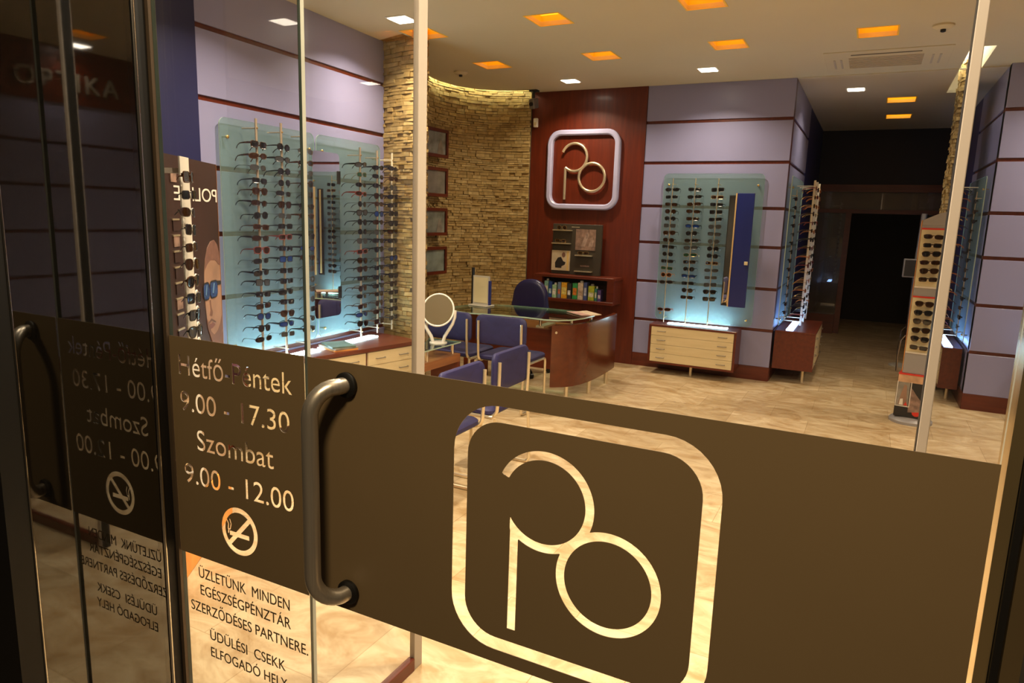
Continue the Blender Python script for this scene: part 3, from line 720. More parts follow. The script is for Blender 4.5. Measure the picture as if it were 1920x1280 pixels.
def glasses_proto(shape, fcol, lcol, folded=False):
    k = (shape, fcol, lcol, folded)
    if k in PROTO: return PROTO[k]
    a, b, e, slope = SHAPES[shape]
    thin = fcol in ('gold metal', 'gunmetal'); r = 0.0013 if thin else 0.0026
    wrap = 3.2 if shape == 'wraparound' else 1.5
    def outline(s, sc=1.0, n=18):
        pts = []
        for i in range(n):
            t = 2 * PI * i / n; c, d = math.cos(t), math.sin(t)
            x = a * sc * math.copysign(abs(c) ** (2 / e), c); z = b * sc * math.copysign(abs(d) ** (2 / e), d)
            x *= 1 + slope * 0.5 * (z / b) * (1 if slope > 0 else 0); z += -slope * 0.0 * x
            X = s * (0.0085 + a + x); pts.append((X, wrap * X * X, z - 0.002))
        return pts
    fm = MB()
    for s in (-1, 1): fm.tube(outline(s), r, 6, closed=True)
    fm.tube([(-0.011, 0.0002, 0.004), (-0.005, -0.001, 0.0075), (0.005, -0.001, 0.0075), (0.011, 0.0002, 0.004)], r * 1.05, 6)
    if shape == 'aviator': fm.tube([(-0.014, 0, 0.0155), (0.014, 0, 0.0155)], r, 6)
    hxx = 0.0085 + 2 * a
    for s in (-1, 1): fm.box(s * hxx - 0.004, wrap * hxx * hxx - 0.002, 0.002, s * hxx + 0.004, wrap * hxx * hxx + 0.005, 0.009 if not thin else 0.005)
    frame = fm.build('frame', FRAMES[fcol], None, smooth=True)
    lens = []
    for s in (-1, 1):
        o = outline(s, 0.97); mb = MB(); n = len(o)
        cx = s * (0.0085 + a); cc = (cx, wrap * cx * cx - 0.0022, -0.002)
        mb._add([(p[0], p[1] - 0.0006, p[2]) for p in o] + [cc] + [(p[0], p[1] + 0.0006, p[2]) for p in o] + [(cc[0], cc[1] + 0.0014, cc[2])],
                [(i, (i + 1) % n, n) for i in range(n)] + [(n + 1 + (i + 1) % n, n + 1 + i, 2 * n + 1) for i in range(n)] + [(i, n + 1 + i, n + 1 + (i + 1) % n, (i + 1) % n) for i in range(n)])
        lens.append(mb.build('lens', LENSES[lcol], None, smooth=True))
    tem = []
    for s in (-1, 1):
        mb = MB(); y0 = wrap * hxx * hxx + 0.003; hh = 0.0012 if thin else (0.0065 if shape in ('wraparound', 'square') else 0.0042)
        path = [(hxx, y0, 0.0055, hh), (hxx + 0.002, y0 + 0.030, 0.0055, hh * 0.95), (hxx + 0.002, y0 + 0.065, 0.0050, hh * 0.7), (hxx, y0 + 0.095, 0.003, max(hh * 0.5, 0.0014)), (hxx - 0.003, y0 + 0.115, -0.006, 0.0022), (hxx - 0.006, y0 + 0.128, -0.018, 0.0026), (hxx - 0.008, y0 + 0.134, -0.028, 0.0022)]
        if folded: path = [(hxx, y0, 0.0055, hh), (hxx, y0 + 0.008 + 0.004 * s, 0.0055, hh * 0.9), (0.02, y0 + 0.014 + 0.005 * s, 0.004, hh * 0.7), (-0.03, y0 + 0.017 + 0.005 * s, 0.0, 0.0024), (-0.055, y0 + 0.019 + 0.005 * s, -0.014, 0.0024)]
        vs = []; fs = []; th = 0.0009 if thin else 0.0017
        for i, (x, y, z, h) in enumerate(path):
            nx = path[min(i + 1, len(path) - 1)]; pv = path[max(i - 1, 0)]
            d = Vector((0, nx[1] - pv[1], nx[2] - pv[2])).normalized(); q = Vector((0, -d.z, d.y)) if not folded else Vector((0, 0, 1))
            for sx, sz in ((-1, -1), (1, -1), (1, 1), (-1, 1)):
                vs.append((s * x + sx * th, y + q.y * h * sz, z + q.z * h * sz))
        for i in range(len(path) - 1):
            for k2 in range(4): fs.append((i * 4 + k2, i * 4 + (k2 + 1) % 4, i * 4 + 4 + (k2 + 1) % 4, i * 4 + 4 + k2))
        fs += [(3, 2, 1, 0), tuple(len(vs) - 4 + k2 for k2 in range(4))]
        mb._add(vs, fs); tem.append(mb.build('temple', FRAMES[fcol], None))
    parts = [frame] + lens + tem
    root = bpy.data.objects.new('sunglasses', None); root.empty_display_size = 0.03
    for p in parts: p.parent = root
    PROTO[k] = [root, False]; C.objects.link(root)
    return PROTO[k]
ORD = ['topmost', 'second', 'third', 'fourth', 'fifth', 'sixth', 'seventh', 'eighth', 'ninth', 'tenth', 'eleventh', 'twelfth', 'thirteenth', 'fourteenth', 'fifteenth', 'sixteenth', 'seventeenth', 'eighteenth']
def place_glasses(loc, rz, shape, fcol, lcol, where, idx, last, group, rnd, folded=False):
    P = glasses_proto(shape, fcol, lcol, folded); root = P[0]
    pos = 'topmost' if idx == 0 else ('lowest' if last else ORD[idx] + ' from top')
    cat = 'sunglasses'
    lab = '%s %s sunglasses, %s %s' % (fcol, shape, pos, where)
    if not P[1]:
        P[1] = True; g = root; g.location = loc
    else:
        g = dup(root, loc, 0, lab)
    g.rotation_euler = (rnd.uniform(-0.05, 0.05), rnd.uniform(-0.06, 0.06), rz + rnd.uniform(-0.08, 0.08))
    g['label'] = lab; g['category'] = cat; g['group'] = group
    return g
def pick(rnd, warm=0.3):
    sh = rnd.choice(['rectangular', 'round', 'aviator', 'wraparound', 'square', 'wraparound', 'rectangular'])
    fc = rnd.choice(['black', 'black', 'black', 'black', 'gunmetal', 'gunmetal', 'tortoiseshell']) if rnd.random() > warm else rnd.choice(['tortoiseshell', 'gold metal', 'amber', 'dark red'])
    lc = {'black': ['black', 'grey', 'black', 'black', 'brown', 'black', 'blue'], 'gunmetal': ['black', 'grey'], 'tortoiseshell': ['brown', 'black'], 'gold metal': ['green', 'brown'], 'amber': ['brown', 'brown'], 'dark red': ['brown', 'black']}[fc]
    return sh, fc, rnd.choice(lc)
def hook_bm(mb, x, y, z, d, r=0.0022):
    pass
def rod(label, loc, z0, z1, peg_dir, m_, group, r=0.008, pegs=True, peg_len=0.12, shape='round'):
    t = thing('display_rod', label, 'display rod', (loc[0], loc[1], z0), 0, group); L = z1 - z0
    if shape == 'round': MB().tube([(0, 0, 0), (0, 0, L)], r, 10).build('upright', m_, t, smooth=True)
    else: MB().box(-r, -r * 1.3, 0, r, r * 1.3, L, bev=0.001, seg=1).build('upright', m_, t)
    if pegs:
        for z in (0.045, L - 0.06):
            MB().tube([(0, 0, z), (peg_dir[0] * peg_len, peg_dir[1] * peg_len, z)], 0.0042, 8).build('peg', m_, t)
            MB().sphere((-peg_dir[0] * (r + 0.002), -peg_dir[1] * (r + 0.002), z), 0.006, seg=8, rings=6).build('screw', GOLD, t)
    return t
def frosted_panel(label, xf_loc, rz, w, z0, z1, group='frosted glass display panels', rad=0.05):
    """local X along the panel, front towards -Y"""
    t = thing('glass_panel', label, 'glass panel', (xf_loc[0], xf_loc[1], z0), rz, group); H = z1 - z0
    o = MB().prism(rrect(0, 0, w, H, rad, 5), -0.008, 0, axis='y').build('pane', [FROST, FROSTE], t)
    for p in o.data.polygons:
        if abs(p.normal.y) < 0.5: p.material_index = 1
    for x in (0.06, w - 0.06):
        for z in (0.07, H - 0.12):
            MB().lathe([(0.011, 0), (0.011, 0.010), (0.006, 0.014)], 14, xf=Matrix.Translation((x, -0.008, z)) @ Matrix.Rotation(PI / 2, 4, 'X')).build('cap', GOLD, t, smooth=True)
            MB().tube([(x, 0, z), (x, 0.03, z)], 0.006, 8).build('standoff', GREYMET, t)
    return t

# ------------------------------------------------------------------ left wall displays
rnd = random.Random(11)
def lw(y, off): # point `off` in front of the left wall
    return (lwx(y) + off * math.cos(LANG), y + off * math.sin(LANG))
RZL = PI / 2 + LANG          # fronts face away from the left wall
for (ya, yb, lb) in ((3.20, 4.11, 'large frosted glass panel on the left wall nearer the front window'), (4.135, 4.975, 'large frosted glass panel on the left wall next to the stone pier')):
    p = lw(ya, 0.036); L = (yb - ya)
    frosted_panel(lb, p, RZL, L, 0.66, 2.22)
names = ['first rod', 'second rod', 'third rod', 'fourth rod', 'fifth rod', 'sixth rod']
for i, y in enumerate((3.37, 3.60, 3.835, 4.49, 4.725, 4.945)):
    z1 = 2.225 if i < 3 else 2.155
    q = lw(y, 0.185)
    rod('slim vertical rod full of sunglasses on the left wall, %s from the front window' % names[i].split()[0], q, 0.63, z1, (-math.cos(LANG), -math.sin(LANG)), RODM if i < 5 else RODW, 'rods on the left wall', 0.0085)
    n = 18
    za, zb = (2.062, 0.785) if i < 3 else (2.02, 0.74)
    for k in range(n):
        z = za + (zb - za) * k / (n - 1) + rnd.uniform(-0.006, 0.006)
        g = lw(y, 0.207)
        sh, fc, lc = pick(rnd, 0.05)
        place_glasses((g[0], g[1], z), RZL, sh, fc, lc, 'on the %s left wall rod from the window' % names[i].split()[0], k, k == n - 1, 'sunglasses on the left wall', rnd)
# wall mirror between the two panels
q = lw(4.00, 0.108)
t = thing('wall_mirror', 'tall frameless mirror with rounded corners between the left wall rods', 'mirror', (q[0], q[1], 0.83), RZL)
MB().prism(rrect(0, 0, 0.32, 1.26, 0.035, 5), -0.006, 0, axis='y').build('mirror_plate', MIRR, t)
for z in (0.18, 1.08): MB().box(0.29, -0.012, z - 0.05, 0.328, 0.0, z + 0.05, bev=0.003, seg=1).build('clip', BLACK, t)
MB().box(0.05, 0.001, 0.1, 0.27, 0.04, 1.16).build('mounting_rail', GREYMET, t)
# long cabinet under it
def drawer_front(mb_parent, x0, x1, z0, z1, y, m_, handle_xs, hm, facing=-1):
    d = MB().box(x0, y - 0.006, z0, x1, y + 0.012, z1, bev=0.0015, seg=1).build('drawer', m_, mb_parent)
    for hx_ in handle_xs:
        zc = (z0 + z1) / 2
        MB().tube([(hx_ - 0.045, y - 0.006, zc), (hx_ - 0.043, y - 0.022, zc), (hx_ + 0.043, y - 0.022, zc), (hx_ + 0.045, y - 0.006, zc)], 0.004, 6).build('handle', hm, d)
    return d
A, B = Vector((-3.62, 3.22, 0)), Vector((-3.295, 4.74, 0)); u = (B - A).normalized(); ang = math.atan2(u.y, u.x); L = (B - A).length
cab = thing('drawer_cabinet', 'long low cabinet with pale drawers and mahogany top along the left wall', 'cabinet', (A.x, A.y, 0), ang, 'display cabinets')
inv = Matrix.Translation((A.x, A.y, 0)) @ Matrix.Rotation(ang, 4, 'Z'); inv.invert()
def loc_(p): v = inv @ Vector((p[0], p[1], 0)); return (v.x, v.y)
bk = [loc_(lw(3.20, 0.012)), loc_(lw(4.88, 0.012))]
topo = [(-0.02, -0.012), (L, -0.012), (L + 0.03, 0.16), bk[1], bk[0], (-0.03, bk[0][1] - 0.02)]
MB().prism(topo, 0.575, 0.605).build('top', MAHX, cab)
body = [(0, 0.014), (L - 0.01, 0.014), (L, 0.15), (bk[1][0] - 0.02, bk[1][1] - 0.02), (bk[0][0] + 0.02, bk[0][1] - 0.02)]
MB().prism(body, 0.12, 0.574).build('body', MAHX, cab)
ns = 3
for i in range(ns):
    x0 = 0.02 + i * (L - 0.03) / ns; x1 = x0 + (L - 0.03) / ns - 0.025
    for k in range(4):
        z0 = 0.135 + k * 0.109
        drawer_front(cab, x0, x1, z0, z0 + 0.106, 0.002, CREAM, [x0 + 0.12, x1 - 0.12], GREYMET)
for x in (0.15, L - 0.2): MB().lathe([(0.02, 0), (0.02, 0.12)], 14, (x, 0.12)).build('foot', TANMET, cab)
s0, s1 = loc_(lw(3.22, 0.13)), loc_(lw(4.72, 0.13)); s2, s3 = loc_(lw(4.72, 0.215)), loc_(lw(3.22, 0.215))
for ka, kb in ((0.02, 0.48), (0.52, 0.98)):
    P_ = lambda a, b, t: (a[0] + (b[0] - a[0]) * t, a[1] + (b[1] - a[1]) * t)
    ls = MB().prism([P_(s0, s1, ka), P_(s3, s2, ka), P_(s3, s2, kb), P_(s0, s1, kb)], 0.606, 0.611).build('light_strip', STRIP, cab)
# magazines lying on it
t = thing('magazine_stack', 'small stack of magazines lying on the long cabinet under the mirror', 'magazines', (-3.575, 4.09, 0.6065), ang - 0.15)
for k, (mm, w_, d_, a_) in enumerate(((PRINTO, 0.20, 0.25, 0), (PRINTG, 0.20, 0.25, 0.06), (mat('teal_cover', (0.10, 0.17, 0.15, 1), 0.35, var=0.3), 0.19, 0.24, -0.12))):
    MB().box(-w_ / 2, -d_ / 2, k * 0.012, w_ / 2, d_ / 2, k * 0.012 + 0.0115, xf=Matrix.Rotation(a_, 4, 'Z')).build('magazine', mm, t)

# ------------------------------------------------------------------ lavender display wall by the logo
frosted_panel('frosted glass panel with three rods on the lavender wall beside the mahogany', (-2.08, 7.677), 0, 1.05, 0.57, 2.17)
rx = (-1.945, -1.705, -1.468)
ZG = [[1.994, 1.917, 1.838, 1.764, 1.689, 1.613, 1.536, 1.46, 1.387, 1.309, 1.232, 1.157, 1.084, 1.005, 0.704], [1.997 - 1.141 * k / 15 for k in range(16)], [1.997 - 1.141 * k / 15 for k in range(16)]]
rn = ('left', 'middle', 'right')
for i, x in enumerate(rx):
    rod('slim brass rod of sunglasses on the lavender wall, %s of three' % rn[i], (x, 7.535), 0.56, 2.11, (0, 1), TANMET, 'rods on the lavender wall', 0.005, peg_len=0.128)
    n = len(ZG[i])
    for k, z in enumerate(ZG[i]):
        sh, fc, lc = pick(rnd, 0.16)
        place_glasses((x, 7.512, z), 0, sh, fc, lc, 'on the %s rod of the lavender wall' % rn[i], k, k == n - 1, 'sunglasses on the lavender wall', rnd)
def low_cabinet(label, loc, rz, w, d, h, z0, strip=STRIP, sx=(0.2, 0.9), sd=0.07, feet=1):
    """front towards -Y, back at y = 0"""
    t = thing('drawer_cabinet', label, 'cabinet', (loc[0], loc[1], 0), rz, 'display cabinets')
    MB().box(0, -d, h - 0.022, w, 0, h, bev=0.002, seg=1).box(0, -d, z0, 0.022, 0, h - 0.022).box(w - 0.022, -d, z0, w, 0, h - 0.022).box(0.022, -d, z0, w - 0.022, 0, z0 + 0.02).box(0.022, -0.03, z0 + 0.02, w - 0.022, -0.002, h - 0.022).build('carcass', MAHX, t)
    n = 4; hh = (h - 0.022 - z0 - 0.02) / n
    for k in range(n):
        a = z0 + 0.02 + k * hh
        drawer_front(t, 0.026, w - 0.026, a + 0.0012, a + hh - 0.0012, -d + 0.008, CREAM, [0.14, w - 0.14], GREYMET)
    for q_ in ([w / 2] if feet == 1 else [0.15, w - 0.15]): MB().lathe([(0.016, 0), (0.016, z0)], 14, (q_, -d + 0.10)).build('foot', TANMET, t)
    MB().box(w * sx[0], -sd - 0.05, h, w * sx[1], -sd + 0.02, h + 0.006).build('light_strip', strip, t)
    return t
low_cabinet('wall cabinet with four pale drawers under the lavender wall sunglasses', (-2.06, 7.69), 0, 0.93, 0.30, 0.545, 0.115, sx=(0.17, 0.86), sd=0.09)
t = thing('swivel_mirror', 'tall narrow blue backed mirror beside the sunglasses rods on the lavender wall', 'mirror', (-1.165, 7.44, 0.80))
MB().box(-0.085, -0.012, 0, 0.085, 0.012, 1.16, bev=0.003, seg=1).build('blue_back', mat('blue_lacquer', srgb(30, 42, 112), 0.28, var=0.05), t)
MB().box(-0.099, -0.014, 0, -0.0855, 0.014, 1.16).build('tan_edge', mat('tan_edge', srgb(206, 176, 126), 0.45), t)
MB().box(-0.165, 0.06, 0.02, -0.10, 0.068, 1.13).build('mirror_plate', MIRR, t)
MB().box(-0.175, 0.0685, 0.0, -0.09, 0.085, 1.14).build('tray', BLACK, t)
for z in (0.14, 1.02): MB().tube([(-0.02, 0.012, z), (-0.02, 0.228, z)], 0.006, 8).build('bracket', GOLD, t)
MB().box(0.04, -0.024, 0.44, 0.075, -0.0125, 0.475, bev=0.002, seg=1).build('sticker', OFFW, t)

# ------------------------------------------------------------------ aisle displays
def aisle(side, sgn, xw, rz, ys, n_each, dark_y, n_dark):
    f = lambda d: xw + sgn * d
    if sgn > 0: frosted_panel('frosted glass panel on the aisle face of the lavender corner left of the aisle', (f(0.036), 7.78), rz, 1.25, 0.60, 2.16)
    else: frosted_panel('frosted glass panel on the aisle face of the right hand lavender corner', (f(0.036), 9.03), rz, 1.25, 0.60, 2.16)
    r_ = random.Random(31 if sgn > 0 else 37)
    # near column held close to the panel
    rod('dark short rod nearest the corner on the %s side of the aisle' % side, (f(0.085), dark_y), 0.64, 2.02, (-sgn, 0), RODM, 'aisle display rods', 0.005, peg_len=0.045)
    for k in range(n_dark):
        z = 1.93 - (1.93 - 0.74) * k / (n_dark - 1)
        place_glasses((f(0.097), dark_y, z), rz, r_.choice(['wraparound', 'square', 'rectangular']), r_.choice(['black', 'tortoiseshell']), r_.choice(['black', 'brown']), 'on the short rod at the %s aisle corner' % side, k, k == n_dark - 1, 'aisle sunglasses', r_, True)
    for i, y in enumerate(ys):
        nm = ('nearest', 'second', 'farthest')[i] if len(ys) == 3 else ('near', 'far')[i]
        rod('pale display rod on the %s side of the aisle, %s of its long rods' % (side, nm), (f(0.235), y), 0.58, 2.13, (-sgn, 0), RODW, 'aisle display rods', 0.0105, peg_len=0.175, shape='flat')
        for k in range(n_each):
            z = 2.05 - (2.05 - 0.70) * k / (n_each - 1) + r_.uniform(-0.008, 0.008)
            place_glasses((f(0.255), y, z), rz, r_.choice(['rectangular', 'round', 'square']), r_.choice(['amber', 'dark red', 'tortoiseshell', 'black', 'gold metal', 'amber']), r_.choice(['brown', 'black']), 'on the %s long rod %s of the aisle' % (nm, side), k, k == n_each - 1, 'aisle sunglasses', r_)
aisle('left', 1, -0.82, PI / 2, (8.12, 8.45, 8.78), 16, 7.90, 14)
aisle('right', -1, 0.93, -PI / 2, (8.12, 8.55), 16, 7.92, 14)
low_cabinet('wall cabinet with pale drawers on the left side of the aisle', (-0.796, 7.74), PI / 2, 1.1, 0.40, 0.56, 0.15, STRIPB, (0.05, 0.75), 0.12, feet=2)
low_cabinet('wall cabinet with pale drawers on the right side of the aisle', (0.904, 8.95), -PI / 2, 1.12, 0.165, 0.535, 0.13, STRIPB, (0.2, 0.97), 0.10, feet=2)

low_cabinet('wall cabinet at the right edge of the view under the right front wall', (1.345, 7.575), 0, 0.95, 0.28, 0.53, 0.12, sx=(0.2, 0.9), sd=0.09)
frosted_panel('frosted glass panel on the right front wall above the cabinet at the picture edge', (1.40, 7.565), 0, 0.95, 0.57, 2.16)

# ================================================================== LOGO WALL
t = thing('wall_logo', 'lavender rounded square frame with cream two ring emblem on the mahogany wall', 'logo', (-3.045, 7.70, 2.21))
def ring_prism(outer, inner, y0, y1, name, m_, parent, bev=0.012):
    n = len(outer); prof = []
    mb = MB(); vs = []
    oc = outer; ic = inner
    def off(P, Q, k): return [(p[0] + (q[0] - p[0]) * k, p[1] + (q[1] - p[1]) * k) for p, q in zip(P, Q)]
    loops = [(oc, y1), (oc, y0 + bev), (off(oc, ic, 0.22), y0), (off(oc, ic, 0.78), y0), (ic, y0 + bev), (ic, y1)]
    for L_, y in loops: vs += [(p[0], y, p[1]) for p in L_]
    fs = []
    K = len(loops)
    for a in range(K):
        b = (a + 1) % K
        for i in range(n): fs.append((a * n + i, a * n + (i + 1) % n, b * n + (i + 1) % n, b * n + i))
    mb._add(vs, fs); return mb.build(name, m_, parent, smooth=True)
ring_prism(rrect(-0.445, -0.45, 0.445, 0.45, 0.16, 8), rrect(-0.383, -0.388, 0.383, 0.388, 0.10, 8), -0.055, 0.0, 'frame', LAVR, t)
K = 1.76
def lg(x, z): return ((x + 0.4205) * K, -0.035, (z - 1.0572) * K)
pc = arc(-0.4795, 1.137, 0.089, 157, -133, 30)
MB().tube([lg(*p) for p in pc] , 0.0165, 10).build('letter_p_bowl', TANMET, t, smooth=True)
MB().tube([lg(-0.5400, 1.072), lg(-0.5400, 0.865)], 0.0165, 10).build('letter_p_stem', TANMET, t, smooth=True)
MB().tube([lg(*p) for p in arc(-0.352, 1.0095, 0.090, 0, 360, 40)[:-1]], 0.0165, 10, closed=True).build('letter_o', TANMET, t, smooth=True)
for x, z in ((-0.3, 0.419), (0.3, 0.419), (-0.3, -0.419), (0.3, -0.419)): MB().tube([(x, 0.0, z), (x, -0.02, z)], 0.008, 8).build('fixing', GREYMET, t)
# wall shelf with boxes
t = thing('wall_shelf', 'mahogany box shelf holding coloured packets under the black display board', 'shelf', (-2.99, 7.695, 0.70))
MB().box(-0.50, -0.285, 0.275, 0.50, 0, 0.305, bev=0.002, seg=1).build('top', MAHX, t)
MB().box(-0.46, -0.285, 0.0, 0.49, 0, 0.034, bev=0.002, seg=1).build('bottom', MAHX, t)
for x0, x1 in ((-0.46, -0.40), (0.41, 0.49)): MB().box(x0, -0.283, 0.034, x1, 0, 0.275).build('side', MAHX, t)
MB().box(-0.40, -0.012, 0.034, 0.41, 0, 0.275).build('back', mat('shelf_back', (0.03, 0.008, 0.004, 1), 0.5), t)
packs = [('mint and white', (0.25, 0.50, 0.42), 0.055, 0.19), ('dark blue', (0.03, 0.08, 0.32), 0.045, 0.185), ('pale green', (0.36, 0.62, 0.40), 0.055, 0.15), ('slate blue', (0.20, 0.28, 0.45), 0.045, 0.185), ('orange yellow', (0.80, 0.42, 0.03), 0.075, 0.185), ('black and white', (0.05, 0.05, 0.06), 0.05, 0.18),
         ('green and orange', (0.05, 0.38, 0.12), 0.065, 0.185), ('cream', (0.66, 0.56, 0.46), 0.070, 0.195), ('navy spotted', (0.06, 0.09, 0.28), 0.045, 0.205), ('lime yellow', (0.50, 0.58, 0.05), 0.075, 0.165), ('teal', (0.04, 0.22, 0.20), 0.035, 0.14), ('violet', (0.10, 0.07, 0.26), 0.045, 0.13)]
x = -3.375
for i, (nm, c, w_, h_) in enumerate(packs):
    p = thing('packet', '%s lens solution packet standing on the mahogany box shelf' % nm, 'packet', (x + w_ / 2, 7.50 - 0.01 * (i % 3), 0.7345), 0, 'packets on the mahogany shelf')
    MB().box(-w_ / 2 + 0.002, -0.04, 0, w_ / 2 - 0.002, 0.04, h_, bev=0.002, seg=1).build('carton', mat('carton_' + nm.replace(' ', '_'), c + (1,), 0.4, var=0.25, scale=40), p)
    c2 = ((0.7, 0.68, 0.6), (0.5, 0.7, 0.8), (0.85, 0.85, 0.75), (0.7, 0.2, 0.1), (0.9, 0.7, 0.2), (0.8, 0.8, 0.78), (0.75, 0.24, 0.04), (0.5, 0.38, 0.28), (0.45, 0.5, 0.65), (0.75, 0.75, 0.6), (0.6, 0.6, 0.5), (0.55, 0.5, 0.6))[i]
    MB().box(-w_ / 2 + 0.008, -0.0415, h_ * 0.25, w_ / 2 - 0.008, -0.0402, h_ * (0.55 if i % 2 else 0.7)).build('printed_label', mat('label_' + nm.replace(' ', '_'), c2 + (1,), 0.4, var=0.3, scale=60), p)
    if i in (0, 2, 7, 9, 10):
        MB().lathe([(w_ * 0.28, h_), (w_ * 0.28, h_ + 0.02), (w_ * 0.2, h_ + 0.024)], 14).build('cap', WHITE if i != 9 else PRINTG, p)
    x += w_ + 0.0055
# black display board with little shelves and two prints
t = thing('display_board', 'black board with small shelves and two prints leaning above the packets', 'display board', (-3.05, 7.62, 1.0055))
MB().box(-0.305, -0.012, 0.0, 0.305, 0.03, 0.585, bev=0.003, seg=1).build('board', DGREY, t)
for x0, x1, z in ((-0.295, -0.055, 0.505), (-0.30, -0.065, 0.352), (0.0, 0.21, 0.222), (0.0, 0.215, 0.038)):
    MB().box(x0, -0.055, z, x1, -0.0125, z + 0.012).build('ledge', TANMET, t)
ph = MB().box(-0.01, -0.018, 0.29, 0.235, -0.0125, 0.53).build('print', PRINTP, t)
for k, pts in enumerate(([(0.06, 0.33), (0.11, 0.47), (0.14, 0.50), (0.15, 0.46), (0.11, 0.33)], [(0.15, 0.33), (0.19, 0.45), (0.215, 0.40), (0.20, 0.33)])):
    MB().prism(pts, -0.0192, -0.0181, axis='y').build('figure', mat('print_figure_%d' % k, (0.36, 0.25, 0.20, 1), 0.5, var=0.4, scale=25), ph)
ph2 = MB().box(-0.30, -0.03, 0.04, -0.07, -0.0125, 0.275).build('print', mat('print_pale', (0.52, 0.42, 0.28, 1), 0.5, var=0.2), t)
MB().prism([(-0.25, 0.07), (-0.255, 0.13), (-0.22, 0.19), (-0.18, 0.20), (-0.15, 0.15), (-0.12, 0.14), (-0.13, 0.11), (-0.17, 0.09), (-0.17, 0.07)], -0.0313, -0.0301, axis='y').build('figure', PRINTK, ph2)
MB().prism(ell(-0.148, 0.225, 0.022, 0.030, 16), -0.0313, -0.0301, axis='y').build('figure_head', SKIND, ph2)
MB().box(-0.105, -0.0312, 0.045, -0.085, -0.0301, 0.27).build('gold_band', PRINTY, ph2)
MB().box(-0.07, -0.0138, 0.548, 0.03, -0.0122, 0.556).build('pale_mark', mat('pale_mark', (0.42, 0.36, 0.24, 1), 0.5, var=0.5, scale=60), t)
MB().box(0.06, -0.0138, 0.10, 0.17, -0.0122, 0.115).build('pale_mark', mat('rosy_mark', (0.22, 0.14, 0.12, 1), 0.5, var=0.5, scale=60), t)
rg = random.Random(5)
for (x_, z_, nm) in ((-3.225, 1.5235, 'upper ledge'), (-3.235, 1.3705, 'second ledge'), (-2.945, 1.2405, 'third ledge')):
    place_glasses((x_, 7.562, z_ + 0.026), 0, 'round' if z_ > 1.5 else 'rectangular', 'gold metal', 'brown', 'of two pairs on the black display board' if z_ > 1.5 else 'of two pairs on the black display board', 0, False, 'glasses on the display board', rg, True)['label'] = 'gold folded eyeglasses on the %s of the black display board' % nm
# alarm sensor and camera in the corner
t = thing('motion_sensor', 'small white motion sensor on the mahogany wall by the stone edge', 'motion sensor', (-3.665, 7.697, 2.70))
MB().box(-0.028, -0.04, 0, 0.028, 0, 0.105, bev=0.012, seg=3).build('body', WHITE, t, smooth=True)
MB().box(-0.016, -0.0425, 0.02, 0.016, -0.04, 0.055).build('lens', OFFW, t)
t = thing('security_camera', 'black security camera hanging from the ceiling in the niche corner', 'camera', (-3.64, 7.55, 3.0995))
MB().box(-0.05, -0.04, -0.02, 0.05, 0.04, 0, bev=0.004).build('base', BLACK, t)
MB().tube([(0, 0, -0.02), (0, -0.005, -0.09)], 0.012, 10).build('stem', BLACK, t)
MB().box(-0.032, -0.10, -0.20, 0.032, 0.03, -0.09, bev=0.008, xf=Matrix.Rotation(0.25, 4, 'X')).build('housing', GREYMET, t)
MB().lathe([(0.022, 0), (0.022, 0.02)], 16, xf=Matrix.Rotation(0.25, 4, 'X') @ Matrix.Translation((0, -0.10, -0.145)) @ Matrix.Rotation(PI / 2, 4, 'X')).build('lens', BLACK, t)

# four framed pictures on the niche stone
fa = Vector((-4.455, 6.28, 0)); fb = Vector((-4.44, 6.92, 0))
fang = math.atan2((fb - fa).y, (fb - fa).x)
mid = (fa + fb) / 2
for i, (z0, z1) in enumerate(((2.28, 2.59), (1.85, 2.17), (1.415, 1.725), (0.975, 1.29))):
    t = thing('picture_frame', 'mahogany framed grey picture on the stone niche, %s of four' % ('top', 'second from top', 'third from top', 'lowest')[i], 'picture frame', (mid.x + 0.03, mid.y, z0), fang, 'framed pictures on the stone niche')
    H_ = z1 - z0; w_ = 0.30; b_ = 0.035
    MB().box(-w_, -0.03, 0, w_, 0, b_).box(-w_, -0.03, H_ - b_, w_, 0, H_).box(-w_, -0.03, b_, -w_ + b_, 0, H_ - b_).box(w_ - b_, -0.03, b_, w_, 0, H_ - b_).build('frame', MAHX, t)
    MB().box(-w_ + b_, -0.012, b_, w_ - b_, -0.004, H_ - b_).build('print', mat('grey_print_%d' % i, ((0.26, 0.29, 0.27, 1), (0.22, 0.21, 0.18, 1), (0.22, 0.24, 0.20, 1), (0.25, 0.30, 0.26, 1))[i], 0.5, var=0.55, scale=(9, 4, 7, 5)[i]), t)
    if i in (0, 2):
        MB().prism([(0.10, 0.04), (0.13, 0.15), (0.17, 0.20), (0.20, 0.15), (0.225, 0.04)], -0.0135, -0.0121, axis='y').build('figure', PRINTG, t)
    MB().box(-w_ + b_, -0.020, b_, w_ - b_, -0.017, H_ - b_).build('glazing', PANE, t)

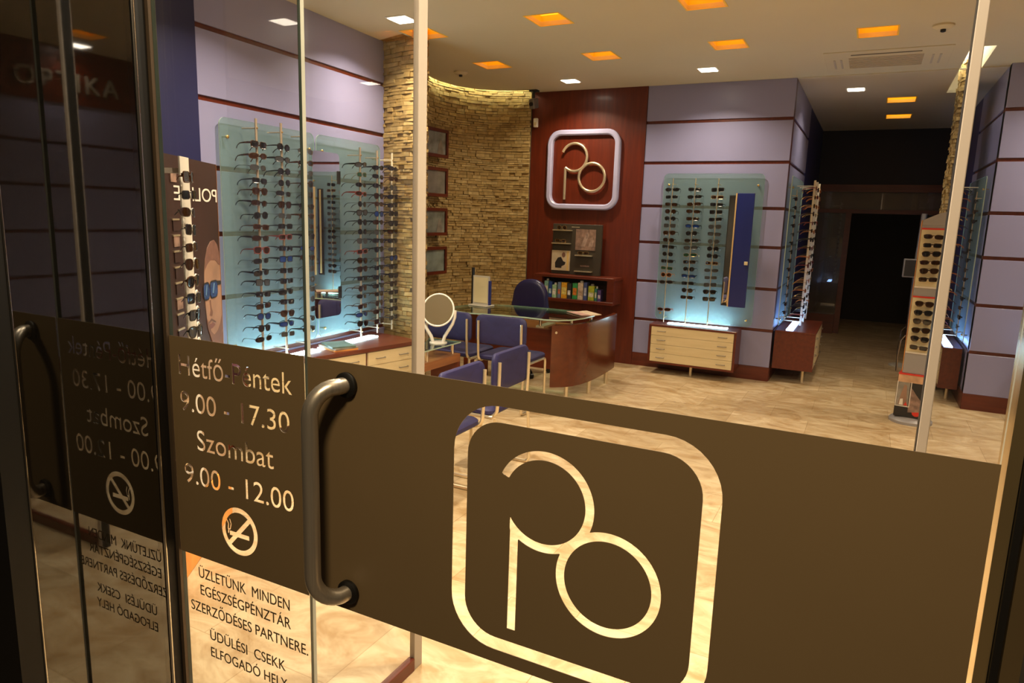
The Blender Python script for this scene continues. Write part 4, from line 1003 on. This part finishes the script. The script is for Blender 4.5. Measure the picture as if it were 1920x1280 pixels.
# ================================================================== DESK AND SEATING
t = thing('reception_desk', 'curved mahogany reception desk with a glass top before the logo wall', 'desk', (-2.9, 6.1, 0))
D = lambda x, y: (x + 2.9, y - 6.1)
top = [(-3.60, 5.86), (-3.58, 5.70), (-3.47, 5.57), (-3.25, 5.53), (-2.95, 5.60), (-2.72, 5.62), (-2.52, 5.60), (-2.40, 5.63), (-2.31, 5.74), (-2.26, 5.92), (-2.245, 6.15), (-2.27, 6.27), (-2.36, 6.31), (-2.55, 6.32), (-2.80, 6.33), (-3.15, 6.30), (-3.42, 6.24), (-3.55, 6.10)]
gt = MB().prism([D(*p) for p in top], 0.748, 0.760).build('glass_top', [PANEG, EDGEG], t)
for p in gt.data.polygons:
    if abs(p.normal.z) < 0.5: p.material_index = 1
cur = [(-2.47, 5.665), (-2.43, 5.69), (-2.37, 5.74), (-2.315, 5.82), (-2.28, 5.92), (-2.255, 6.05), (-2.242, 6.20), (-2.24, 6.40), (-2.245, 6.65), (-2.26, 6.86)]
inn = [(-2.30, 6.86), (-2.285, 6.60), (-2.283, 6.30), (-2.30, 6.06), (-2.335, 5.92), (-2.385, 5.82), (-2.47, 5.75)]
MB().prism([D(*p) for p in cur + inn], 0.125, 0.70).build('curved_side', wood('mahogany_desk', (0.092, 0.0165, 0.004, 1), (0.125, 0.025, 0.006, 1), 0.2, 'X', 0.25, 0.6), t, smooth=True)
MB().box(D(-2.86, 0)[0], D(0, 5.98)[1], 0.22, D(-2.30, 0)[0], D(0, 6.0)[1], 0.60).build('modesty_panel', MAHX, t)
MB().box(D(-3.42, 0)[0], D(0, 5.98)[1], 0.22, D(-2.861, 0)[0], D(0, 6.0)[1], 0.60).build('modesty_panel', MAHX, t)
MB().box(D(-3.45, 0)[0], D(0, 6.005)[1], 0.60, D(-2.345, 0)[0], D(0, 6.06)[1], 0.672).build('rail', wood('mahogany_rail', (0.26, 0.09, 0.03, 1), (0.36, 0.14, 0.05, 1), 0.3, 'X'), t)
MB().prism([D(*p) for p in ((-3.50, 5.85), (-3.44, 5.85), (-3.44, 6.25), (-3.50, 6.25))], 0.0, 0.70).build('left_panel', MAHY, t)
for (x, y) in ((-2.36, 5.80), (-2.262, 6.13), (-2.262, 6.62)): MB().lathe([(0.020, 0), (0.020, 0.126)], 14, D(x, y)).build('foot', TANMET, t, smooth=True)
for (x, y) in ((-2.62, 5.74), (-2.36, 5.86), (-2.30, 6.2), (-3.44, 5.9), (-3.44, 6.15)): MB().lathe([(0.014, 0.672 if x == -2.62 else 0.699), (0.014, 0.748)], 12, D(x, y)).build('standoff', CHROME, t, smooth=True)
MB().box(D(-2.66, 0)[0], D(0, 5.73)[1], 0.655, D(-2.58, 0)[0], D(0, 6.01)[1], 0.672).build('bracket', TANMET, t)
kx, ky = D(-2.435, 5.683); MB().lathe([(0.012, 0), (0.012, 0.006)], 14, xf=Matrix.Translation((kx, ky, 0.635)) @ Matrix.Rotation(0.75, 4, 'Z') @ Matrix.Rotation(PI / 2, 4, 'X')).build('lock', CHROME, t)
t = thing('magazine', 'open pinkish magazine lying at the right end of the glass desk top', 'magazine', (-2.36, 6.16, 0.7605), 0.9)
MB().box(-0.11, -0.14, 0, 0.0, 0.14, 0.006, xf=Matrix.Rotation(0.05, 4, 'Y')).build('left_page', mat('pink_page', (0.55, 0.33, 0.28, 1), 0.4, var=0.35, scale=14), t)
MB().box(0.001, -0.14, 0, 0.11, 0.14, 0.006, xf=Matrix.Rotation(-0.05, 4, 'Y')).build('right_page', mat('pale_page', (0.62, 0.50, 0.36, 1), 0.4, var=0.3, scale=18), t)
# framed mirror standing on the desk
t = thing('desk_mirror', 'rectangular cream faced mirror with dark side edges standing on the glass desk', 'mirror', (-3.43, 6.05, 0.7605), -0.12)
MB().box(-0.11, -0.07, 0, 0.12, 0.07, 0.012, bev=0.003, seg=1).build('base', GREYW, t)
MB().box(-0.115, -0.012, 0.012, -0.100, 0.02, 0.375).build('left_edge', BLACK, t)
MB().box(0.098, -0.012, 0.012, 0.112, 0.02, 0.255).build('right_edge', NAVY, t)
MB().box(-0.0995, -0.004, 0.012, 0.0975, 0.016, 0.30).build('back_plate', GREYW, t)
MB().box(-0.085, -0.010, 0.03, 0.088, -0.0045, 0.285).build('face', OFFW, t)
# office chair
t = thing('office_chair', 'blue padded swivel office chair behind the reception desk', 'chair', (-3.215, 6.58, 0))
def padded(w, d, h, r, n=5):
    return None
back = []
prof = [(0.205 * math.copysign(abs(math.cos(PI * i / 16)) ** 0.85, math.cos(PI * i / 16)), 0.25 + 0.21 * math.sin(PI * i / 16)) for i in range(17)] + [(-0.222, 0.15)] + arc(-0.165, 0.06, 0.06, 180, 270, 5) + arc(0.165, 0.06, 0.06, 270, 360, 5) + [(0.222, 0.15)]
prof = [(x * (1.0 - 0.0), z) for x, z in prof]
def cushion(outline, y0, y1, name, m_, parent, bulge=0.02, curve=0.0, xf=None):
    """upholstered pad in the XZ plane"""
    n = len(outline); cx = sum(p[0] for p in outline) / n; cz = sum(p[1] for p in outline) / n
    def sc(k): return [(cx + (p[0] - cx) * k, cz + (p[1] - cz) * k) for p in outline]
    rows = [(0.55, y0 - bulge), (0.82, y0 - bulge * 0.75), (0.95, y0 - bulge * 0.2), (1.0, y0 + 0.010), (1.0, y1 - 0.010), (0.95, y1 + bulge * 0.1), (0.82, y1 + bulge * 0.35), (0.55, y1 + bulge * 0.45)]
    vs = []; fs = []
    for k, y in rows: vs += [(p[0], y + curve * p[0] ** 2, p[1]) for p in sc(k)]
    for a in range(len(rows) - 1):
        for i in range(n): fs.append((a * n + i, a * n + (i + 1) % n, (a + 1) * n + (i + 1) % n, (a + 1) * n + i))
    vs.append((cx, y0 - bulge * 1.02, cz)); vs.append((cx, y1 + bulge * 0.46, cz)); a, b = len(vs) - 2, len(vs) - 1
    for i in range(n): fs.append((i, (i + 1) % n, a)); fs.append(((len(rows) - 1) * n + i, (len(rows) - 1) * n + (i + 1) % n, b))
    mb = MB(); mb._add(vs, fs, xf); return mb.build(name, m_, parent, smooth=True)
cushion(prof, -0.03, 0.03, 'backrest', BLUEL, t, 0.022, -0.45, Matrix.Translation((-0.03, 0.26, 0.53)))
cushion(rrect(-0.23, -0.22, 0.23, 0.23, 0.10, 6), -0.03, 0.03, 'seat', BLUEL, t, 0.03, 0.0, Matrix.Translation((0, 0, 0.46)) @ Matrix.Rotation(-PI / 2, 4, 'X'))
MB().tube([(0, 0.1, 0.42), (0, 0.26, 0.43), (-0.02, 0.30, 0.55), (-0.03, 0.31, 0.70)], 0.02, 8).build('back_bracket', BLACK, t)
MB().lathe([(0.026, 0.09), (0.026, 0.25), (0.016, 0.25), (0.016, 0.43)], 14).build('gas_column', BLACK, t)
for k in range(5):
    a = math.radians(-42 + 72 * k); c, s_ = math.cos(a), math.sin(a)
    lg_ = MB().tube([(0, 0, 0.12), (0.16 * c, 0.16 * s_, 0.10), (0.30 * c, 0.30 * s_, 0.062)], [0.022, 0.016, 0.012], 8).build('base_arm', BLACK, t, smooth=True)
    cm = MB().lathe([(0.026, -0.018), (0.028, 0), (0.026, 0.018)], 14, xf=Matrix.Translation((0.30 * c, 0.30 * s_, 0.028)) @ Matrix.Rotation(a, 4, 'Z') @ Matrix.Rotation(PI / 2, 4, 'X')).build('caster', BLACK, lg_, smooth=True)
# visitor chairs
def visitor_chair(loc, rz, label):
    """front towards +Y"""
    t = thing('visitor_chair', label, 'chair', loc, rz, 'blue visitor chairs')
    cushion(rrect(-0.24, 0.575, 0.24, 0.825, 0.055, 5), -0.016, 0.016, 'backrest', BLUEF, t, 0.012, -0.55, Matrix.Translation((0, 0.0, 0)))
    cushion(rrect(-0.235, -0.03, 0.235, 0.42, 0.06, 5), -0.02, 0.02, 'seat', BLUEF, t, 0.014, 0.0, Matrix.Translation((0, 0.0, 0.455)) @ Matrix.Rotation(PI / 2, 4, 'X') @ Matrix.Scale(-1, 4, (0, 0, 1)) @ Matrix.Scale(1, 4) if False else Matrix(((1, 0, 0, 0), (0, 0, 1, 0), (0, 1, 0, 0.455), (0, 0, 0, 1))))
    for s_ in (-1, 1):
        x = s_ * 0.205
        pts = [(x, -0.058, 0.775), (x, -0.056, 0.62), (x, -0.050, 0.50)]
        for k in range(1, 6):
            a = math.radians(90 * k / 5); pts.append((x, -0.050 + 0.06 * (1 - math.cos(a)), 0.485 - 0.06 * math.sin(a)))
        pts += [(x, 0.20, 0.425)]
        MB().tube(pts, 0.0115, 8).build('back_tube', TANMET, t, smooth=True)
        x2 = s_ * 0.232
        pts = [(x2, -0.05, 0.428), (x2, -0.07, 0.10), (x2, -0.07, 0.045)]
        pts += [(x2, -0.07 + 0.03 * (1 - math.cos(math.radians(a))), 0.042 - 0.03 * math.sin(math.radians(a))) for a in (30, 60, 90)]
        pts += [(x2, 0.36, 0.012)] + [(x2, 0.36 + 0.03 * math.sin(math.radians(a)), 0.042 - 0.03 * math.cos(math.radians(a))) for a in (30, 60, 90)]
        pts += [(x2, 0.385, 0.40)] + [(x2, 0.385 - 0.03 * (1 - math.cos(math.radians(a))), 0.40 + 0.03 * math.sin(math.radians(a))) for a in (30, 60, 90)] + [(x2, -0.03, 0.428)]
        MB().tube(pts, 0.0115, 8).build('side_frame', TANMET, t, smooth=True)
    MB().tube([(-0.23, 0.05, 0.424), (0.23, 0.05, 0.424)], 0.010, 8).build('cross_bar', TANMET, t)
    MB().tube([(-0.23, 0.33, 0.424), (0.23, 0.33, 0.424)], 0.010, 8).build('cross_bar', TANMET, t)
    return t
visitor_chair((-2.69, 5.13, 0), 0.0, 'blue visitor chair facing the desk, the one nearer its curved end')
visitor_chair((-3.215, 5.13, 0), 0.0, 'blue visitor chair at the desk, partly behind the white table mirror')
visitor_chair((-1.985, 3.855, 0), PI / 2, 'blue visitor chair turned to the small table, farther from the door')
visitor_chair((-1.965, 3.225, 0), PI / 2, 'blue visitor chair turned to the small table, nearest the door band')

# small table with glass top and the white oval mirror
t = thing('side_table', 'low mahogany table with a glass top carrying the white oval mirror', 'table', (-3.03, 4.6, 0))
TB = [(-2.93, 4.85), (-3.24, 4.84), (-2.985, 4.30), (-2.94, 4.27)]
E_ = lambda p: (p[0] + 3.03, p[1] - 4.6)
gt = MB().prism([E_(p) for p in TB], 0.610, 0.620).build('glass_top', [PANEG, EDGEG], t)
for p in gt.data.polygons:
    if abs(p.normal.z) < 0.5: p.material_index = 1
TW = [(-2.935, 4.85), (-3.22, 4.84), (-2.99, 4.32), (-2.945, 4.29)]
MB().prism([E_(p) for p in TW], 0.455, 0.52).build('wooden_top', wood('mahogany_table', (0.22, 0.075, 0.025, 1), (0.32, 0.12, 0.04, 1), 0.3, 'Y'), t)
MB().prism([E_(p) for p in ((-2.935, 4.85), (-3.21, 4.84), (-3.20, 4.81), (-2.935, 4.82))], 0.0, 0.455).build('back_leg', MAHX, t)
MB().prism([E_(p) for p in ((-2.945, 4.30), (-2.985, 4.33), (-2.995, 4.37), (-2.945, 4.34))], 0.0, 0.455).build('front_leg', MAHX, t)
for p in ((-2.97, 4.78), (-3.16, 4.79), (-2.965, 4.40)): MB().lathe([(0.012, 0.52), (0.012, 0.610)], 12, E_(p)).build('standoff', CHROME, t)
t = thing('table_mirror', 'oval white framed tilting mirror standing on the small glass table', 'mirror', (-3.035, 4.66, 0.6205), 0.42)
MB().lathe([(0.072, 0), (0.072, 0.008), (0.03, 0.014)], 24, (0.0, 0.03)).build('base', WHITE, t, smooth=True)
for s_ in (-1, 1):
    pts = [(s_ * 0.042, 0.01, 0.012), (s_ * 0.055, 0.0, 0.06), (s_ * 0.085, -0.002, 0.11), (s_ * 0.118, -0.003, 0.165), (s_ * 0.136, 0.0, 0.22), (s_ * 0.140, 0.0, 0.275)]
    MB().tube(pts, [0.014, 0.014, 0.0135, 0.013, 0.012, 0.011], 10).build('arm', WHITE, t, smooth=True)
tilt = Matrix.Translation((0, 0, 0.275)) @ Matrix.Rotation(math.radians(-26), 4, 'X')
mo = [(0.126 * math.cos(2 * PI * i / 32), 0.136 * math.sin(2 * PI * i / 32)) for i in range(32)]
MB().tube([(p[0], 0, p[1]) for p in mo], 0.0075, 8, closed=True, xf=tilt).build('rim', WHITE, t, smooth=True)
MB().prism([(p[0] * 0.985, p[1] * 0.985) for p in mo], -0.004, 0.004, axis='y', xf=tilt).build('mirror_plate', MIRR, t)

# ================================================================== STANDS
def print_poly(name, poly, y, m_, parent): return MB().prism(poly, y, y + 0.0008, axis='y').build(name, m_, parent)
t = thing('sunglasses_stand', 'tall brown poster stand of sunglasses with a face print behind the front window', 'display stand', (-2.80, 2.245, 0), math.radians(123.2))
MB().box(-0.62, 0, 0.30, 0.305, 0.018, 1.862).build('poster_panel', PRINTD, t)
MB().box(-0.62, -0.01, 0.0, 0.315, 0.16, 0.30, bev=0.004, seg=1).build('plinth', PRINTO, t)
MB().box(-0.615, -0.0012, 0.305, 0.30, -0.0004, 0.93).build('lower_print', mat('printed_tan', (0.36, 0.24, 0.15, 1), 0.5, var=0.35, scale=6), t)
MB().box(0.3055, -0.002, 0.30, 0.311, 0.02, 1.862).build('edge_trim', mat('copper_edge', (0.42, 0.20, 0.10, 1), 0.3, 0.6), t)
# mirrored brand lettering, as seen from behind the print
lp = text_polys('POLICE', -0.295, 0.285, 1.675, 1.738, offset=0.012)
lp = [[(-p[0] - 0.0, p[1]) for p in q] for q in lp]
plate(fill_polys('lettering', lp, 0.001, PRINTW, t), loc=(0, -0.0015, 0))
head = [(0.305, 1.02), (0.305, 1.36), (0.295, 1.42), (0.27, 1.465), (0.225, 1.49), (0.17, 1.485), (0.115, 1.455), (0.075, 1.40), (0.055, 1.33), (0.05, 1.25), (0.055, 1.18), (0.07, 1.10), (0.10, 1.03), (0.135, 0.985), (0.175, 0.965), (0.225, 0.975), (0.27, 1.0)]
fc = print_poly('face', head, -0.0010, SKIN, t)
print_poly('neck', [(0.13, 0.80), (0.145, 0.98), (0.305, 1.03), (0.305, 0.80)], -0.0009, SKIND, t)
print_poly('cropped_hair', [(0.305, 1.36), (0.295, 1.42), (0.27, 1.465), (0.225, 1.49), (0.17, 1.485), (0.115, 1.455), (0.075, 1.40), (0.066, 1.35), (0.10, 1.375), (0.16, 1.395), (0.23, 1.39), (0.28, 1.365)], -0.0019, mat('printed_hair', (0.16, 0.075, 0.055, 1), 0.55, var=0.2, scale=30), fc)
print_poly('jaw_stubble', [(0.06, 1.12), (0.075, 1.06), (0.10, 1.03), (0.135, 0.985), (0.175, 0.965), (0.225, 0.975), (0.27, 1.0), (0.30, 1.03), (0.30, 1.10), (0.265, 1.06), (0.22, 1.03), (0.165, 1.02), (0.12, 1.045), (0.085, 1.10)], -0.0019, SKIND, fc)
for cx_, w_ in ((0.075, 0.042), (0.185, 0.056)):
    g_ = print_poly('printed_glasses', [(cx_ + x, 1.25 + z) for x, z in rrect(-w_ - 0.006, -0.046, w_ + 0.006, 0.042, 0.03, 4)], -0.0028, PRINTK, fc)
    print_poly('printed_lens', [(cx_ + x, 1.25 + z) for x, z in rrect(-w_, -0.040, w_, 0.034, 0.026, 4)], -0.0037, PRINTB, g_)
    print_poly('printed_glint', [(cx_ - w_ * 0.5, 1.233), (cx_ - w_ * 0.1, 1.278), (cx_ + w_ * 0.25, 1.278), (cx_ - w_ * 0.15, 1.228)], -0.0046, mat('printed_glint', (0.10, 0.20, 0.36, 1), 0.4), g_)
print_poly('printed_temple', [(0.235, 1.285), (0.305, 1.28), (0.305, 1.262), (0.235, 1.262)], -0.0028, PRINTK, fc)
print_poly('nose_shadow', [(0.115, 1.20), (0.125, 1.15), (0.105, 1.125), (0.145, 1.118), (0.16, 1.135), (0.14, 1.16), (0.135, 1.20)], -0.0019, SKIND, fc)
print_poly('mouth', [(0.085, 1.075), (0.115, 1.085), (0.13, 1.08), (0.15, 1.086), (0.19, 1.07), (0.15, 1.058), (0.12, 1.057)], -0.0019, mat('printed_lips', (0.16, 0.055, 0.04, 1), 0.5, var=0.1), fc)
print_poly('moustache', [(0.08, 1.092), (0.13, 1.108), (0.195, 1.085), (0.2, 1.077), (0.13, 1.096), (0.082, 1.083)], -0.0024, mat('printed_moustache', (0.12, 0.06, 0.045, 1), 0.5, var=0.2), fc)
# column with clear holders
MB().box(-0.485, -0.102, 0.32, -0.385, -0.096, 1.845).build('white_backing_strip', mat('milky_strip', (0.62, 0.58, 0.50, 1), 0.35, var=0.06), t)
for z in (0.5, 1.78): MB().box(-0.45, -0.0955, z, -0.42, -0.0005, z + 0.02).build('bracket', PRINTW, t)
for k in range(11):
    z = 1.765 - 0.0676 * k
    nub = MB().tube([(-0.375 + 0.012 * math.cos(a_ * PI / 6), -0.105, z + 0.012 * math.sin(a_ * PI / 6)) for a_ in range(12)], 0.0035, 6, closed=True).build('clear_hook', WHITE, t)
for k in range(20):
    z = 1.80 - 0.0676 * k
    if 1.66 < z < 1.80: continue
    MB().box(-0.315, -0.004, z - 0.05, -0.25, -0.0005, z - 0.006).build('dark_card', PRINTD if k % 4 else PRINTP, t)
    MB().box(-0.325, -0.006, z - 0.006, -0.245, -0.0005, z + 0.001).build('card_edge', TANMET, t)
rm = Matrix.Translation((-2.80, 2.245, 0)) @ Matrix.Rotation(math.radians(123.2), 4, 'Z')
rs = random.Random(21)
for k in range(11):
    z = 1.765 - 0.0676 * k
    p = rm @ Vector((-0.525, -0.150, z))
    place_glasses(p, math.radians(123.2), rs.choice(['aviator', 'square', 'wraparound', 'rectangular']), rs.choice(['black', 'tortoiseshell', 'gunmetal']), rs.choice(['black', 'brown', 'grey']), 'on the brown poster stand', k, k == 10, 'sunglasses on the poster stand', rs, True)

t = thing('sunglasses_tower', 'grey tower stand of sunglasses with red trims on a round base right of the aisle', 'display stand', (0.478, 6.81, 0), -0.16)
MB().lathe([(0.168, 0), (0.168, 0.022), (0.15, 0.040), (0.10, 0.055)], 40).build('round_base', SILV, t, smooth=True)
MB().box(-0.125, -0.10, 0.055, 0.125, 0.10, 0.425, bev=0.004, seg=1).build('poster_base', PRINTK, t)
MB().box(-0.121, -0.1015, 0.36, 0.121, -0.1002, 0.425).build('orange_sky', mat('orange_sky', (0.62, 0.36, 0.20, 1), 0.5, var=0.4, scale=7), t)
pf = MB().box(-0.115, -0.1025, 0.15, -0.025, -0.1002, 0.36).build('photo', PRINTG, t)
print_poly('photo_border', [(-0.122, 0.145), (-0.012, 0.145), (-0.012, 0.151), (-0.122, 0.151)], -0.1036, PRINTW, pf)
print_poly('photo_border', [(-0.122, 0.145), (-0.116, 0.145), (-0.116, 0.365), (-0.122, 0.365)], -0.1036, PRINTW, pf)
print_poly('photo_border', [(-0.018, 0.145), (-0.012, 0.145), (-0.012, 0.365), (-0.018, 0.365)], -0.1036, PRINTW, pf)
print_poly('photo_figure', [(-0.102, 0.16), (-0.082, 0.27), (-0.067, 0.34), (-0.047, 0.33), (-0.042, 0.25), (-0.032, 0.16)], -0.1036, SKIN, pf)
print_poly('photo_shirt', [(-0.092, 0.16), (-0.087, 0.21), (-0.067, 0.215), (-0.062, 0.16)], -0.1046, PRINTW, pf)
print_poly('photo_red', [(-0.057, 0.158), (-0.042, 0.19), (-0.027, 0.158)], -0.1046, RED, pf)
print_poly('mountain_print', [(-0.02, 0.10), (-0.02, 0.33), (0.03, 0.26), (0.08, 0.20), (0.10, 0.12)], -0.1027, PRINTP, t)
MB().lathe([(0.032, 0), (0.032, 0.001)], 24, xf=Matrix.Translation((0.045, -0.1015, 0.105)) @ Matrix.Rotation(PI / 2, 4, 'X')).build('red_badge', RED, t)
MB().box(-0.122, -0.105, 0.425, 0.122, 0.10, 0.437).build('red_trim', RED, t)
MB().box(-0.1, -0.085, 0.437, 0.1, 0.085, 1.69, bev=0.003, seg=1).build('column', SILV, t)
MB().prism([(-0.098, 1.69), (0.098, 1.69), (0.098, 1.81), (0.02, 1.79), (-0.098, 1.73)], -0.08, 0.08, axis='y').build('header', SILV, t)
MB().box(-0.104, -0.088, 0.45, -0.1005, 0.06, 1.73).build('orange_edge', PRINTO, t)
for (a, b) in ((0.625, 1.09), (1.185, 1.655)):
    MB().box(-0.095, -0.0875, a, 0.095, -0.0855, b).build('bay', OFFW, t)
    MB().box(-0.095, -0.092, b, 0.095, -0.086, b + 0.014).build('red_trim', RED, t)
    MB().box(-0.095, -0.094, a - 0.012, 0.095, -0.0855, a).build('bay_lip', PRINTW, t)
MB().tube([(-0.165, 0.05, 0.42), (-0.175, 0.05, 0.6), (-0.165, 0.05, 0.78), (-0.13, 0.05, 0.82)], 0.004, 6).build('wire_hook', BLACK, t)
MB().tube([(-0.150, 0.0, 0.42), (-0.160, 0.0, 0.55), (-0.150, 0.0, 0.70), (-0.12, 0.0, 0.75)], 0.004, 6).build('wire_hook', GREYMET, t)
rm = Matrix.Translation((0.478, 6.81, 0)) @ Matrix.Rotation(-0.16, 4, 'Z')
for bay, (za, zb) in enumerate(((1.60, 1.25), (1.045, 0.675))):
    for k in range(6):
        z = za + (zb - za) * k / 5; p = rm @ Vector((0.0, -0.137, z))
        place_glasses(p, -0.16, rs.choice(['aviator', 'wraparound', 'rectangular']), rs.choice(['black', 'tortoiseshell']), rs.choice(['black', 'brown']), 'in the %s bay of the grey tower stand' % ('upper' if bay == 0 else 'lower'), k, k == 5, 'sunglasses on the tower stand', rs, True)
        MB().box(-0.006, -0.112, z - 0.014, 0.010, -0.0876, z + 0.004).build('clear_nose_hook', PRINTW, t)
# slim grey pole with a small screen further down the aisle
t = thing('screen_stand', 'slim pale stand with a small grey screen box before the dark doorway', 'screen stand', (0.52, 9.6, 0))
MB().lathe([(0.16, 0), (0.16, 0.015), (0.05, 0.03)], 28).build('base', GREYW, t, smooth=True)
MB().tube([(0.03, 0, 0.03), (0.015, 0, 0.5), (0.0, 0, 1.2), (0.015, 0, 1.84)], 0.03, 12).build('pole', SILV, t, smooth=True)
MB().box(-0.14, -0.10, 1.09, 0.02, -0.03, 1.31, bev=0.006, seg=1).build('casing', SILV, t)
MB().box(-0.125, -0.102, 1.105, 0.005, -0.1005, 1.295).build('screen', mat('dark_screen', (0.05, 0.045, 0.04, 1), 0.2), t)

# sign lettering on the mahogany fascia of the right wall (it reads right in the dark window's mirror image)
op = text_polys('OPTIKA', 0, 0.98, 0, 0.17, spacing=1.25)
sg = thing('wall_sign', 'pale metal letters OPTIKA on the mahogany fascia of the right wall', 'sign', (3.985, 3.74, 2.70), -PI / 2)
o = fill_polys('lettering', [[(-p[0], p[1]) for p in q] for q in op], 0.02, mat('sign_metal', (0.36, 0.32, 0.25, 1), 0.45, 0.2), sg)
plate(o, loc=(0, -0.012, 0))
